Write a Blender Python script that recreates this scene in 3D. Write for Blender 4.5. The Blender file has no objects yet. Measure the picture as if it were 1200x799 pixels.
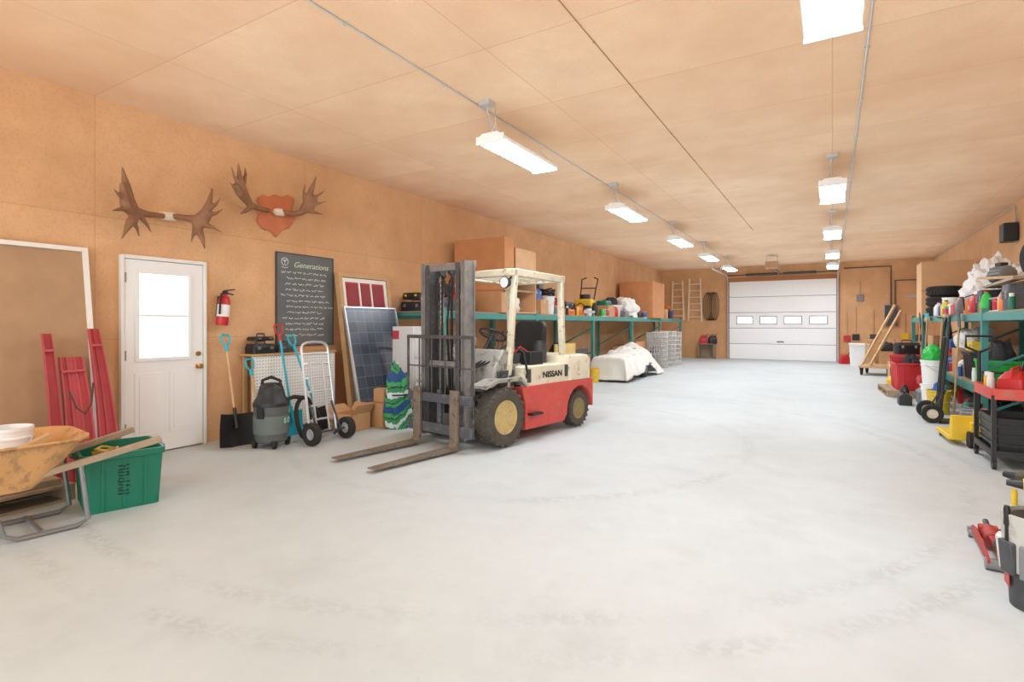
import bpy,bmesh,math,random
from mathutils import Vector,Matrix,noise
random.seed(7)
SC=bpy.context.scene
COL=SC.collection
R=math.radians
PI=math.pi
# ---------------------------------------------------------------- camera maths (photo frame 1200x799)
TH=R(30.8);FP=630.0;HC=1.37;HV=380.0
def ray(u):
    t=(u-600)/FP
    return t*math.cos(TH)-math.sin(TH),t*math.sin(TH)+math.cos(TH)
def onX(u,v,X):
    a,b=ray(u);d=X/a
    return Vector((X,b*d,HC+(HV-v)*d/FP))
# ---------------------------------------------------------------- materials
def lin(c):
    def f(x):
        x/=255.0
        return x/12.92 if x<=.04045 else ((x+.055)/1.055)**2.4
    return tuple(f(x) for x in c)+(1,)
MC={}
def mat(name,c=(128,128,128),rough=.5,metal=0,var=.1,scale=6,bump=0,emit=0,wear=None,wamt=.8,wlo=.58):
    if name in MC:return MC[name]
    m=bpy.data.materials.new(name);m.use_nodes=True
    nt=m.node_tree;N=nt.nodes;L=nt.links
    b=N['Principled BSDF'];l=lin(c)
    b.inputs['Roughness'].default_value=rough;b.inputs['Metallic'].default_value=metal
    tc=N.new('ShaderNodeTexCoord');nz=N.new('ShaderNodeTexNoise')
    nz.inputs['Scale'].default_value=scale;nz.inputs['Detail'].default_value=5
    L.new(tc.outputs['Object'],nz.inputs['Vector'])
    mx=N.new('ShaderNodeMix');mx.data_type='RGBA'
    L.new(nz.outputs[0],mx.inputs[0])
    mx.inputs[6].default_value=tuple(max(0,x*(1-var*1.6)) for x in l[:3])+(1,)
    mx.inputs[7].default_value=tuple(min(1,x*(1+var*1.6)) for x in l[:3])+(1,)
    last=mx
    if wear:
        n2=N.new('ShaderNodeTexNoise');n2.inputs['Scale'].default_value=scale*1.7;n2.inputs['Detail'].default_value=9;n2.inputs['Roughness'].default_value=.7
        L.new(tc.outputs['Object'],n2.inputs['Vector'])
        rp=N.new('ShaderNodeMapRange');rp.inputs[1].default_value=wlo;rp.inputs[2].default_value=wlo+.1;rp.inputs[3].default_value=0;rp.inputs[4].default_value=wamt
        L.new(n2.outputs[0],rp.inputs[0])
        m3=N.new('ShaderNodeMix');m3.data_type='RGBA';L.new(rp.outputs[0],m3.inputs[0]);L.new(mx.outputs[2],m3.inputs[6]);m3.inputs[7].default_value=lin(wear);last=m3
    L.new(last.outputs[2],b.inputs['Base Color'])
    if bump:
        bp=N.new('ShaderNodeBump');bp.inputs['Strength'].default_value=bump;bp.inputs['Distance'].default_value=.01
        L.new(nz.outputs[0],bp.inputs['Height']);L.new(bp.outputs[0],b.inputs['Normal'])
    if emit:
        b.inputs['Emission Color'].default_value=l;b.inputs['Emission Strength'].default_value=emit
    m['mix']=mx.name
    MC[name]=m
    return m
def brickmat(name,c,mortar,bw,bh,ms,swz='xyz',rough=.6,var=.1,scale=2,bump=0,stain=None,offset=0,mf=1.0,grain=None,s1=.55,s2=.35):
    """noise-mottled sheet goods with seams"""
    m=mat(name,c,rough,0,var,scale,bump)
    nt=m.node_tree;N=nt.nodes;L=nt.links
    b=N['Principled BSDF'];mx=N[m['mix']]
    tc=N.new('ShaderNodeTexCoord');sp=N.new('ShaderNodeSeparateXYZ');cb=N.new('ShaderNodeCombineXYZ')
    L.new(tc.outputs['Object'],sp.inputs[0])
    for i,ch in enumerate(swz[:2]):L.new(sp.outputs['xyz'.index(ch)],cb.inputs[i])
    br=N.new('ShaderNodeTexBrick');br.offset=offset;br.squash=1
    br.inputs['Scale'].default_value=1;br.inputs['Brick Width'].default_value=bw;br.inputs['Row Height'].default_value=bh
    br.inputs['Mortar Size'].default_value=ms;br.inputs['Mortar Smooth'].default_value=.3
    br.inputs['Color1'].default_value=(0,0,0,1);br.inputs['Color2'].default_value=(.2,.2,.2,1);br.inputs['Mortar'].default_value=(mf,mf,mf,1)
    L.new(cb.outputs[0],br.inputs['Vector'])
    last=mx
    def layer(last,scale,lo,hi,amt,col,det=5):
        nz=N.new('ShaderNodeTexNoise');nz.inputs['Scale'].default_value=scale;nz.inputs['Detail'].default_value=det
        L.new(tc.outputs['Object'],nz.inputs['Vector'])
        rp=N.new('ShaderNodeMapRange');rp.inputs[1].default_value=lo;rp.inputs[2].default_value=hi;rp.inputs[3].default_value=0;rp.inputs[4].default_value=amt
        L.new(nz.outputs[0],rp.inputs[0])
        m3=N.new('ShaderNodeMix');m3.data_type='RGBA'
        L.new(rp.outputs[0],m3.inputs[0]);L.new(last.outputs[2],m3.inputs[6]);m3.inputs[7].default_value=lin(col)
        return m3
    if stain:
        last=layer(last,.7,.42,.7,s1,stain)
        last=layer(last,3.2,.48,.75,s2,stain,8)
    if grain:last=layer(last,42,.48,.7,.36,grain,3)
    m2=N.new('ShaderNodeMix');m2.data_type='RGBA'
    L.new(br.outputs['Color'],m2.inputs[0]);L.new(last.outputs[2],m2.inputs[6]);m2.inputs[7].default_value=lin(mortar)
    L.new(m2.outputs[2],b.inputs['Base Color'])
    return m
# ---------------------------------------------------------------- mesh builder
def RZ(a):return Matrix.Rotation(a,4,'Z')
def TR(*p):return Matrix.Translation(Vector(p))
AX={'x':Matrix.Rotation(PI/2,4,'Y'),'y':Matrix.Rotation(-PI/2,4,'X'),'z':Matrix.Identity(4)}
class MB:
    def __init__(s):s.v=[];s.f=[]
    def add(s,vs,fs,M=None):
        o=len(s.v)
        s.v+=[(M@Vector(v)) if M else Vector(v) for v in vs]
        s.f+=[tuple(i+o for i in f) for f in fs]
        return s
    def box(s,x0,y0,z0,x1,y1,z1,M=None):
        vs=[(x0,y0,z0),(x1,y0,z0),(x1,y1,z0),(x0,y1,z0),(x0,y0,z1),(x1,y0,z1),(x1,y1,z1),(x0,y1,z1)]
        return s.add(vs,[(0,3,2,1),(4,5,6,7),(0,1,5,4),(1,2,6,5),(2,3,7,6),(3,0,4,7)],M)
    def bar(s,p,q,w,h,up=(0,0,1)):
        p=Vector(p);q=Vector(q);d=q-p;l=d.length;d.normalize()
        u=Vector(up);a=d.cross(u)
        if a.length<1e-4:a=d.cross(Vector((1,0,0)))
        a.normalize();u=a.cross(d)
        M=Matrix(((a.x,d.x,u.x,p.x),(a.y,d.y,u.y,p.y),(a.z,d.z,u.z,p.z),(0,0,0,1)))
        return s.box(-w/2,0,-h/2,w/2,l,h/2,M)
    def loft(s,rings,cap0=True,cap1=True,M=None,closed=False):
        n=len(rings[0]);vs=[p for r in rings for p in r];fs=[]
        k=len(rings)
        for i in range(k if closed else k-1):
            j=(i+1)%k
            for a in range(n):
                b=(a+1)%n
                fs.append((i*n+a,i*n+b,j*n+b,j*n+a))
        if not closed:
            if cap0:fs.append(tuple(range(n))[::-1])
            if cap1:fs.append(tuple((k-1)*n+a for a in range(n)))
        return s.add(vs,fs,M)
    def lathe(s,prof,n=20,M=None,closed=False):
        rings=[[(r*math.cos(2*PI*a/n),r*math.sin(2*PI*a/n),z) for a in range(n)] for r,z in prof]
        return s.loft(rings,prof[0][0]>1e-6,prof[-1][0]>1e-6,M,closed)
    def cyl(s,p,q,r,r2=None,n=12):
        p=Vector(p);q=Vector(q);d=q-p
        M=TR(*p)@d.to_track_quat('Z','Y').to_matrix().to_4x4()
        return s.lathe([(r,0),(r if r2 is None else r2,d.length)],n,M)
    def tube(s,pts,r,n=8,closed=False):
        pts=[Vector(p) for p in pts];k=len(pts);rings=[];pn=None
        rs=r if isinstance(r,(list,tuple)) else [r]*k
        for i,p in enumerate(pts):
            a=pts[i-1] if (i>0 or closed) else p
            b=pts[(i+1)%k] if (i<k-1 or closed) else p
            t=(b-a).normalized()
            if pn is None:
                pn=t.orthogonal().normalized()
            pn=(pn-t*pn.dot(t))
            if pn.length<1e-5:pn=t.orthogonal()
            pn.normalize();bn=t.cross(pn)
            rings.append([p+pn*rs[i]*math.cos(2*PI*j/n)+bn*rs[i]*math.sin(2*PI*j/n) for j in range(n)])
        return s.loft(rings,True,True,None,closed)
    def torus(s,R_,r,M=None,n=28,m=8):
        prof=[(R_+r*math.cos(2*PI*a/m),r*math.sin(2*PI*a/m)) for a in range(m)]
        return s.lathe(prof,n,M,True)
    def prism(s,poly,lo,hi,ax='x'):
        f={'x':lambda p,h:(h,p[0],p[1]),'y':lambda p,h:(p[0],h,p[1]),'z':lambda p,h:(p[0],p[1],h)}[ax]
        return s.loft([[f(p,lo) for p in poly],[f(p,hi) for p in poly]])
    def build(s,name,m,parent=None,loc=(0,0,0),rot=(0,0,0),bev=0,seg=2,smooth=True,tri=False):
        bm=bmesh.new()
        vs=[bm.verts.new(v) for v in s.v]
        for f in s.f:
            try:bm.faces.new([vs[i] for i in f])
            except Exception:pass
        bmesh.ops.remove_doubles(bm,verts=bm.verts,dist=1e-5)
        if tri:bmesh.ops.triangulate(bm,faces=[f for f in bm.faces if len(f.verts)>4])
        bmesh.ops.recalc_face_normals(bm,faces=bm.faces)
        me=bpy.data.meshes.new(name);bm.to_mesh(me);bm.free()
        return link(name,me,m,parent,loc,rot,bev,seg,smooth)
def link(name,me,m,parent=None,loc=(0,0,0),rot=(0,0,0),bev=0,seg=2,smooth=True):
    o=bpy.data.objects.new(name,me);COL.objects.link(o)
    me.materials.clear();me.materials.append(m)
    o.location=loc;o.rotation_euler=rot
    if parent:o.parent=parent
    if smooth:
        for p in me.polygons:p.use_smooth=True
        me.set_sharp_from_angle(angle=R(38))
    if bev:
        b=o.modifiers.new('bevel','BEVEL');b.width=bev;b.segments=seg;b.limit_method='ANGLE';b.angle_limit=R(40)
    return o
def tag(o,label,cat,group=None):
    o['label']=label;o['category']=cat
    if group:o['group']=group
    return o
def T(name,label,cat,loc=(0,0,0),rz=0,group=None):
    o=bpy.data.objects.new(name,None);COL.objects.link(o)
    o.empty_display_size=.1
    o.location=loc;o.rotation_euler=(0,0,rz)
    return tag(o,label,cat,group)
def struct(o):
    o['kind']='structure';return o
def rr(cx,cy,hx,hy,r,z,k=3):
    pts=[]
    for (sx,sy,a0) in ((1,1,0),(-1,1,90),(-1,-1,180),(1,-1,270)):
        for i in range(k+1):
            a=R(a0+90*i/k)
            pts.append((cx+sx*(hx-r)+r*math.cos(a),cy+sy*(hy-r)+r*math.sin(a),z))
    return pts
def text(s,size,m,parent,loc,rot,name='lettering',bold=0,shear=0,sx=1):
    cu=bpy.data.curves.new('t','FONT');cu.body=s;cu.size=size;cu.extrude=.0015;cu.align_x='CENTER';cu.align_y='CENTER';cu.offset=bold;cu.shear=shear
    o=bpy.data.objects.new('t',cu);COL.objects.link(o)
    bpy.context.view_layer.update()
    dg=bpy.context.evaluated_depsgraph_get()
    me=bpy.data.meshes.new_from_object(o.evaluated_get(dg))
    bpy.data.objects.remove(o)
    q=link(name,me,m,parent,loc,rot,smooth=False);q.scale=(sx,1,1)
    return q
def lump(name,m,size,seed,parent=None,loc=(0,0,0),rz=0,amp=.28,freq=2.2,sub=4,fold=.08):
    bm=bmesh.new();bmesh.ops.create_icosphere(bm,subdivisions=sub,radius=1)
    off=Vector((seed*7.3,seed*3.1,seed*1.7))
    for v in bm.verts:
        n=v.co.normalized()
        w=n+.25*Vector((noise.noise(n*2+off),noise.noise(n*2-off),noise.noise(n*2.3+off*2)))
        k=1+amp*noise.noise(n*freq+off)+fold*(abs(noise.noise(w*freq*2.6+off))*2.4-.5)+fold*.7*abs(noise.noise(w*freq*5.5+off))
        p=n*k
        v.co=Vector((p.x*size[0]/2,p.y*size[1]/2,max(0,(p.z+.62)/1.62)*size[2]))
    me=bpy.data.meshes.new(name);bm.to_mesh(me);bm.free()
    return link(name,me,m,parent,loc,(0,0,rz))
# ---------------------------------------------------------------- palette
ply=brickmat('wall_plywood',(230,184,139),(190,134,88),2.44,1.22,.004,'yzx',.75,.1,3,.05,(206,152,104),0,.6,(202,148,100),.58,.4)
plyb=brickmat('back_wall_plywood',(229,182,135),(184,130,86),1.22,2.44,.004,'xzy',.75,.1,3,.05,(204,150,102),0,.6,(202,146,98),.58,.4)
plyc=brickmat('ceiling_plywood',(245,210,176),(202,150,108),2.44,1.22,.005,'xyz',.8,.08,2.2,.03,(226,182,142),0,.65,(228,184,144),.68,.38)
white=mat('white_paint',(246,246,245),.45,0,.02,5)
doorw=mat('glowing_door_paint',(250,250,250),.5,0,.01,5,0,.03)  # faint glow put into the paint so the garage door looks whiter
offw=mat('cream_paint',(228,219,195),.55,0,.1,6,wear=(150,132,104),wamt=.75,wlo=.55)
trimw=mat('white_trim',(242,240,234),.5,0,.04,9)
red=mat('red_paint',(212,84,76),.6,0,.12,6,wear=(176,124,112),wamt=.7,wlo=.54)
redplastic=mat('red_plastic',(198,42,46),.4,0,.1,7)
crimson=mat('faded_red_metal',(194,84,90),.6,.1,.1,6,wear=(168,108,102),wamt=.6,wlo=.55)
dred=mat('dark_red_paint',(150,44,48),.5,0,.12,7)
black=mat('black_rubber',(44,43,42),.8,0,.25,30,.1)
dusty=mat('dusty_rubber',(82,76,68),.85,0,.28,14,.15)
blackp=mat('black_plastic',(36,37,40),.45,0,.2,9)
dgrey=mat('dark_grey_steel',(78,80,84),.5,.25,.28,12)
mastm=mat('mast_steel',(140,139,138),.45,.3,.25,10,wear=(172,160,142),wamt=.7,wlo=.54)
mastd=mat('dark_mast_steel',(84,84,86),.5,.3,.25,10,wear=(144,132,116),wamt=.6,wlo=.55)
chrome=mat('chrome_rod',(218,218,220),.18,.9,.05,9)
grey=mat('grey_metal',(150,152,154),.35,.6,.1,9)
galv=mat('galvanised_steel',(200,202,204),.4,.5,.1,9)
alum=mat('aluminium',(212,214,216),.34,.6,.06,9)
teal=mat('teal_rack_paint',(74,146,138),.5,.1,.12,8,wear=(126,140,132),wamt=.6,wlo=.6)
turq=mat('turquoise_plastic',(40,176,196),.4,0,.06,8)
green=mat('green_plastic',(24,122,98),.4,0,.08,5)
lime=mat('bright_green_plastic',(56,196,84),.4,0,.08,5)
yellow=mat('yellow_paint',(236,196,50),.45,0,.1,8)
rimm=mat('tan_rim_paint',(204,180,122),.65,.1,.15,14,wear=(130,104,72),wamt=.7,wlo=.56)
rimd=mat('dull_rim_paint',(146,128,86),.65,.1,.25,14)
orange=mat('orange_tray_paint',(216,164,108),.65,0,.12,6,wear=(166,128,92),wamt=.8,wlo=.52)
orangep=mat('orange_plastic',(230,126,46),.4,0,.08,6)
card=mat('cardboard',(202,156,112),.8,0,.1,6)
cratep=mat('crate_plywood',(206,144,96),.75,0,.14,4)
cratel=mat('pale_crate_plywood',(224,178,134),.75,0,.12,4)
wood=mat('pale_wood',(206,166,120),.7,0,.16,9)
ladderw=mat('ladder_wood',(240,222,194),.65,0,.08,9)
oldwood=mat('weathered_wood',(168,148,124),.8,0,.22,9,.2)
fabric=mat('white_fabric',(238,237,233),.9,0,.05,6,.1)
blue=mat('blue_plastic',(52,96,170),.4,0,.1,7)
bluesteel=mat('carriage_steel',(92,95,104),.48,.25,.2,9,wear=(148,136,120),wamt=.7,wlo=.54)
antlerm=mat('antler_bone',(146,104,74),.6,0,.3,8,.3)
bone=mat('skull_bone',(230,214,190),.7,0,.1,12)
plaquem=mat('plaque_wood',(206,118,76),.55,0,.15,7)
plastw=mat('white_plastic',(242,242,240),.35,0,.03,5)
glow=mat('daylight_pane',(255,255,255),.3,0,0,5,0,2.4)
tube=mat('lit_diffuser',(230,242,255),.3,0,0,5,0,51)
chalk=mat('chalk',(238,242,238),.9,0,.05,5)
ink=mat('black_ink',(26,26,30),.6,0,.1,9)
tan=mat('tan_board',(182,146,112),.75,0,.14,4)
tarpw=mat('white_tarp',(232,229,221),.85,0,.07,5,.05)
vacm=mat('vac_drum',(92,97,96),.4,0,.1,6)
palegrey=mat('pale_grey_plastic',(218,216,216),.4,0,.05,5)
midgrey=mat('mid_grey_plastic',(132,134,136),.5,0,.08,6)
darkcloth=mat('dark_cloth',(58,56,58),.9,0,.15,8)
pinkred=mat('sign_red',(188,62,66),.6,0,.12,5)
navy=mat('navy_paint',(44,62,108),.5,0,.1,6)
castm=mat('cast_iron',(96,92,88),.6,.4,.25,9,wear=(140,104,76),wamt=.7,wlo=.55)
# ---------------------------------------------------------------- floor material
flm=mat('concrete',(201,209,210),.58,0,.04,5,.02)
nt=flm.node_tree;N=nt.nodes;L=nt.links
tc=N.new('ShaderNodeTexCoord');mx=N[flm['mix']]
def addmix(prev,fac,colr):
    m=N.new('ShaderNodeMix');m.data_type='RGBA';L.new(fac,m.inputs[0]);L.new(prev,m.inputs[6]);m.inputs[7].default_value=lin(colr);return m.outputs[2]
def mr(src,a,b,c,d):
    q=N.new('ShaderNodeMapRange');q.inputs[1].default_value=a;q.inputs[2].default_value=b;q.inputs[3].default_value=c;q.inputs[4].default_value=d;L.new(src,q.inputs[0]);return q.outputs[0]
def nz(scale,det=6):
    q=N.new('ShaderNodeTexNoise');q.inputs['Scale'].default_value=scale;q.inputs['Detail'].default_value=det;q.inputs['Roughness'].default_value=.65;L.new(tc.outputs['Object'],q.inputs['Vector']);return q.outputs[0]
c=mx.outputs[2]
c=addmix(c,mr(nz(.55),.42,.72,0,.8),(187,195,197))
c=addmix(c,mr(nz(1.7,9),.52,.82,0,.6),(176,181,180))
c=addmix(c,mr(nz(14,8),.60,.80,0,.4),(170,172,168))
c=addmix(c,mr(nz(5,4),.69,.77,0,.35),(148,146,140))
brk=nz(.8,3);brk2=nz(18,2)
for (cx,cy,rad) in ((-3.5,6,2.75),(-3.5,6,4.45),(-3.5,6,4.75)):
    vd=N.new('ShaderNodeVectorMath');vd.operation='DISTANCE';L.new(tc.outputs['Object'],vd.inputs[0]);vd.inputs[1].default_value=(cx,cy,0)
    sb=N.new('ShaderNodeMath');sb.operation='SUBTRACT';L.new(vd.outputs['Value'],sb.inputs[0]);sb.inputs[1].default_value=rad
    ab=N.new('ShaderNodeMath');ab.operation='ABSOLUTE';L.new(sb.outputs[0],ab.inputs[0])
    k=mr(ab.outputs[0],.03,.09,.8,0);k2=mr(brk,.40,.58,.06,.45);k3=mr(brk2,.44,.54,.1,1)
    ml=N.new('ShaderNodeMath');ml.operation='MULTIPLY';L.new(k,ml.inputs[0]);L.new(k2,ml.inputs[1])
    ml2=N.new('ShaderNodeMath');ml2.operation='MULTIPLY';L.new(ml.outputs[0],ml2.inputs[0]);L.new(k3,ml2.inputs[1])
    c=addmix(c,ml2.outputs[0],(162,166,164))
L.new(c,N['Principled BSDF'].inputs['Base Color'])
# ---------------------------------------------------------------- room shell
XL,XR,YB,ZC,Y0=-6.23,2.93,22.9,3.62,-3.0
struct(MB().box(XL-.12,Y0,-.1,XR+.12,YB+.12,0).build('floor',flm,smooth=False))
struct(MB().box(XL-.12,Y0,0,XL,YB+.12,ZC).build('wall_left',ply,smooth=False))
struct(MB().box(XR,Y0,0,XR+.12,YB+.12,ZC).build('wall_right',ply,smooth=False))
struct(MB().box(XL,YB,0,XR,YB+.12,ZC).build('wall_back',plyb,smooth=False))
struct(MB().box(XL-.12,Y0,ZC,XR+.12,YB+.12,ZC+.1).build('ceiling',plyc,smooth=False))
# entry door
d=struct(T('door_1','white steel entry door with bright half window','door',(XL,2.64,0)))
b=MB()
b.box(0,0,0,.06,.035,2.08).box(0,.835,0,.06,.87,2.08).box(0,.035,2.045,.06,.835,2.08)
b.build('door_frame',trimw,d,bev=.006)
sl=MB();sl.box(.0,.04,.015,.045,.83,2.04)
for (a,e) in ((.13,.4),(.47,.74)):
    sl.box(.045,a,.2,.051,e,.86).box(.051,a+.04,.24,.056,e-.04,.82)
sl.build('door_slab',white,d,bev=.005)
w=MB();w.box(.045,.13,.98,.062,.17,1.94).box(.045,.66,.98,.062,.70,1.94).box(.045,.17,.98,.062,.66,1.02).box(.045,.17,1.9,.062,.66,1.94).box(.05,.17,1.45,.058,.66,1.475)
w=w.build('window_frame',white,d,bev=.004)
MB().box(.046,.17,1.02,.05,.66,1.9).build('pane',glow,w)
brass=mat('brass',(190,150,90),.3,.8,.1)
MB().lathe([(0,0),(.03,0),(.03,.008),(.012,.014),(.012,.035),(.028,.05),(.03,.062),(.02,.075),(0,.078)],16,TR(.045,.775,.9)@AX['x']).build('door_knob',brass,d)
MB().lathe([(0,0),(.026,0),(.026,.018),(0,.02)],14,TR(.045,.775,1.04)@AX['x']).build('deadbolt',brass,d)
for z in (.25,1.0,1.8):MB().box(.04,.03,z,.056,.05,z+.1).build('hinge',grey,d)
# garage door
g=struct(T('door_2','white sectional garage door with a row of small windows','garage door',(-1.705,YB-.06,0)))
wf=mat('grey_window_frame',(150,150,148),.5,0,.03)
MB().box(-1.82,.03,.01,1.82,.055,3.05).build('door_backing',mat('door_backing_grey',(120,120,120),.7,0,.05),g)
for i in range(5):
    z0=.01+i*.61;z1=z0+.594;s=MB();s.box(-1.825,0,z0,1.825,.028,z1)
    if i!=2:
        for q in range(8):
            x0=-1.78+q*.448;s.box(x0,-.012,z0+.12,x0+.41,0,z1-.12)
    o=s.build('door_section',doorw,g,bev=.006)
    if i==2:
        for q in range(4):
            x0=-1.56+q*.84;f=MB()
            f.box(x0,-.02,z0+.14,x0+.6,0,z0+.175).box(x0,-.02,z0+.425,x0+.6,0,z0+.46).box(x0,-.02,z0+.175,x0+.035,0,z0+.425).box(x0+.565,-.02,z0+.175,x0+.6,0,z0+.425)
            f=f.build('window_frame',wf,o)
            MB().box(x0+.035,-.005,z0+.175,x0+.565,0,z0+.425).build('pane',glow,f)
MB().box(-.12,-.02,.68,.12,0,.72).build('door_handle',dgrey,g)
struct(MB().box(-3.64,YB-.03,0,-3.54,YB,3.06).box(.13,YB-.03,0,.23,YB,3.06).box(-3.64,YB-.03,3.06,.23,YB,3.2).build('trim_1',mat('brown_trim',(186,122,78),.7,0,.1)))
dt=T('garage_door_track','galvanised door tracks curving from the white garage door to the ceiling','door track',(-1.705,YB-.1,0))
for sx in (-1,1):
    pts=[(sx*1.88,0,0.02),(sx*1.88,0,2.9)]+[(sx*1.88,-.35+.35*math.cos(a),2.9+.4*math.sin(a)) for a in (R(20),R(45),R(70))]+[(sx*1.88,-.4,3.3),(sx*1.88,-3.3,3.3)]
    MB().tube(pts,.03,6).build('rail',galv,dt)
    for yy in (-3.2,-1.5):MB().bar((sx*1.88,yy,3.3),(sx*1.88,yy,3.62),.03,.03).build('hanger',galv,dt)
MB().cyl((-1.9,-.05,3.3),(1.9,-.05,3.3),.022).cyl((-1.2,-.05,3.3),(-.1,-.05,3.3),.05).cyl((.1,-.05,3.3),(1.2,-.05,3.3),.05).build('torsion_spring',dgrey,dt)
op=T('door_opener','brown garage door opener slung under the ceiling before the door','opener',(-1.7,19.4,3.2))
MB().box(-.18,-.25,0,.18,.25,.2).build('motor_box',tan,op,bev=.01)
MB().bar((0,.25,.1),(0,3.3,.05),.05,.04).build('drive_rail',dgrey,op)
for xx in (-.15,.15):MB().bar((xx,0,.19),(xx,0,.42),.03,.02).build('bracket',galv,op)
# ---------------------------------------------------------------- ceiling lights and wiring
def fixture(x,y,label):
    t=T('ceiling_light',label,'ceiling light',(x,y,3.24),0,'hanging fluorescent fixtures')
    MB().prism([(-.16,.0),(.16,.0),(.168,.03),(.09,.085),(-.09,.085),(-.168,.03)],-.62,.62,'y').build('housing',white,t,bev=.004)
    MB().prism([(-.12,-.02),(.12,-.02),(.15,.0),(-.15,.0)],-.60,.60,'y').build('diffuser',tube,t)
    for s in (-1,1):MB().box(-.165,s*.61-.008,-.022,.165,s*.61+.008,.06).build('end_cap',white,t)
    for yy in (-.5,.5):
        MB().tube([(-.1,yy,.08),(0,yy,.2),(0,yy,.38)],.004,5).tube([(.1,yy,.08),(0,yy,.2)],.004,5).build('hanger_wire',galv,t)
    MB().tube([(0,-.4,.085),(-.05,-.5,.2),(-.02,-.62,.3),(0,-.66,.38)],.009,6).box(-.06,-.72,.335,.06,-.6,.38).build('power_cord',galv,t)
for (x,y,l) in ((-3.0,5.2,'lit fluorescent fixture hanging above the forklift, nearest of its row'),(-3.0,8.87,'lit fluorescent fixture second from the forklift end of its row'),(-3.0,12.55,'lit fluorescent fixture third from the forklift end of its row'),(-3.0,15.9,'lit fluorescent fixture fourth from the forklift end of its row'),(-3.0,19.4,'added lit fluorescent fixture in the forklift row, closest to the garage door'),
 (.0,3.42,'lit fluorescent fixture cut by the top edge of the photo'),(.0,8.95,'lit fluorescent fixture second in the row toward the stacked tyres side'),(.0,13.0,'lit fluorescent fixture third in the row toward the stacked tyres side'),(.0,17.0,'lit fluorescent fixture fourth in the row on the stacked tyres side'),(.0,20.3,'added lit fluorescent fixture on the tyre side row, closest to the garage door')):  # last fixture of each row is added to brighten the garage door end
    fixture(x,y,l)
for (x,y0,y1,r,l) in ((-3.12,-2.5,19,.008,'thin metal conduit running along the ceiling beside the forklift lights'),(.24,-2.5,20,.010,'white conduit running along the ceiling beside the tyre side lights'),(-1.63,-2.5,14,.004,'thin brown cable stapled along the middle of the ceiling')):
    b=MB();b.tube([(x,y,ZC-r*1.0) for y in (y0,(y0+y1)/2,y1)],r,6)
    yy=y0+.5
    while yy<y1:
        w_=.018 if r>.007 else .008
        b.box(x-w_,yy,ZC-2.2*r,x+w_,yy+.02,ZC);yy+=1.2
    tag(b.build('conduit',galv if r>.007 else mat('brown_cable',(170,130,98),.7)),l,'conduit')
tag(MB().tube([(XR-.02,22.8,ZC-.06),(XR-.02,13.32,ZC-.06),(XR-.02,13.3,3.2)],.012,6).build('conduit',galv),'pale conduit running along the wall top to the black wall speaker','conduit')
# ---------------------------------------------------------------- forklift
fk=T('forklift','red and cream forklift with tall grey mast and lowered forks','forklift',(-3.70,5.18,0),R(-9))
def wheel(par,loc,Rr,w,rimmat,lug=True,name='wheel',rimf=.55,tm=None):
    tm=tm or black
    b=MB();ri=Rr*rimf
    M=TR(*loc)@AX['x']
    b.lathe([(ri,-w*.42),(Rr*.8,-w*.5),(Rr*.93,-w*.46),(Rr*.965,-w*.36),(Rr*.97,0),(Rr*.965,w*.36),(Rr*.93,w*.46),(Rr*.8,w*.5),(ri,w*.42)],40,M,True)
    if lug:
        n=20
        for k in range(n):
            for s in (-1,1):
                a=2*PI*(k+(.5 if s>0 else 0))/n
                MM=M@RZ(a)@TR(Rr*.95,0,s*w*.26)@Matrix.Rotation(s*.45,4,'X')
                b.box(-.02,-Rr*.05,-w*.26,Rr*.04,Rr*.05,w*.26,MM)
    o=b.build(name,tm,par)
    r=MB()
    for s in (1,-1):
        r.lathe([(ri*1.02,s*w*.40),(ri*.98,s*w*.46),(ri*.86,s*w*.44),(ri*.8,s*w*.2),(ri*.5,s*w*.16),(ri*.42,s*w*.3),(ri*.2,s*w*.34),(0,s*w*.34)],28,M)
        for k in range(6):
            a=2*PI*k/6
            r.cyl(M@Vector((ri*.62*math.cos(a),ri*.62*math.sin(a),s*w*.16)),M@Vector((ri*.62*math.cos(a),ri*.62*math.sin(a),s*w*.23)),ri*.07,n=6)
    r.build('rim',rimmat,o)
    return o
for sx in (-1,1):
    wheel(fk,(sx*.505,0,.338),.328,.22,rimm,tm=dusty,rimf=.58)
    wheel(fk,(sx*.46,1.58,.248),.242,.17,rimd,tm=dusty,rimf=.58)
arch=[(1.58+.31*math.cos(R(a)),.245+.31*math.sin(R(a))) for a in range(180,-1,-20)]
b=MB()
b.prism([(.40,.13),(1.20,.13),(1.27,.22)]+arch+[(1.9,.26),(1.9,.64),(.34,.64),(.40,.42)],-.56,.56)
b.build('chassis',red,fk,bev=.015,tri=True)
MB().box(-.36,-.12,.2,.36,.42,.62).cyl((-.45,0,.335),(.45,0,.335),.09).cyl((-.4,1.58,.245),(.4,1.58,.245),.06).build('axle_housing',dgrey,fk,bev=.01)
b=MB();b.loft([rr(0,.98,.55,.60,.06,.642),rr(0,.98,.55,.60,.06,.86),rr(0,.98,.53,.58,.06,.88)])
b.build('engine_hood',offw,fk)
b=MB();b.loft([rr(0,1.56,.57,.34,.14,.642,5),rr(0,1.56,.57,.34,.14,.90,5),rr(0,1.55,.545,.31,.12,.955,5),rr(0,1.54,.50,.27,.1,.965,5)])
b.build('counterweight',offw,fk)
b=MB();b.box(-.32,1.895,.67,.32,1.902,.88)
for q in range(5):b.box(-.3,1.90,.68+q*.04,.3,1.91,.70+q*.04)
b.build('vent',ink,fk)
text('NISSAN',.102,ink,fk,(.556,.95,.75),(PI/2,0,PI/2),bold=.0025,sx=1.2)
for (y,z0,z1) in ((.46,.68,.84),(1.24,.70,.85)):
    MB().box(.55,y-.02,z0,.556,y+.05,z1).build('latch_plate',dgrey,fk)
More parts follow.
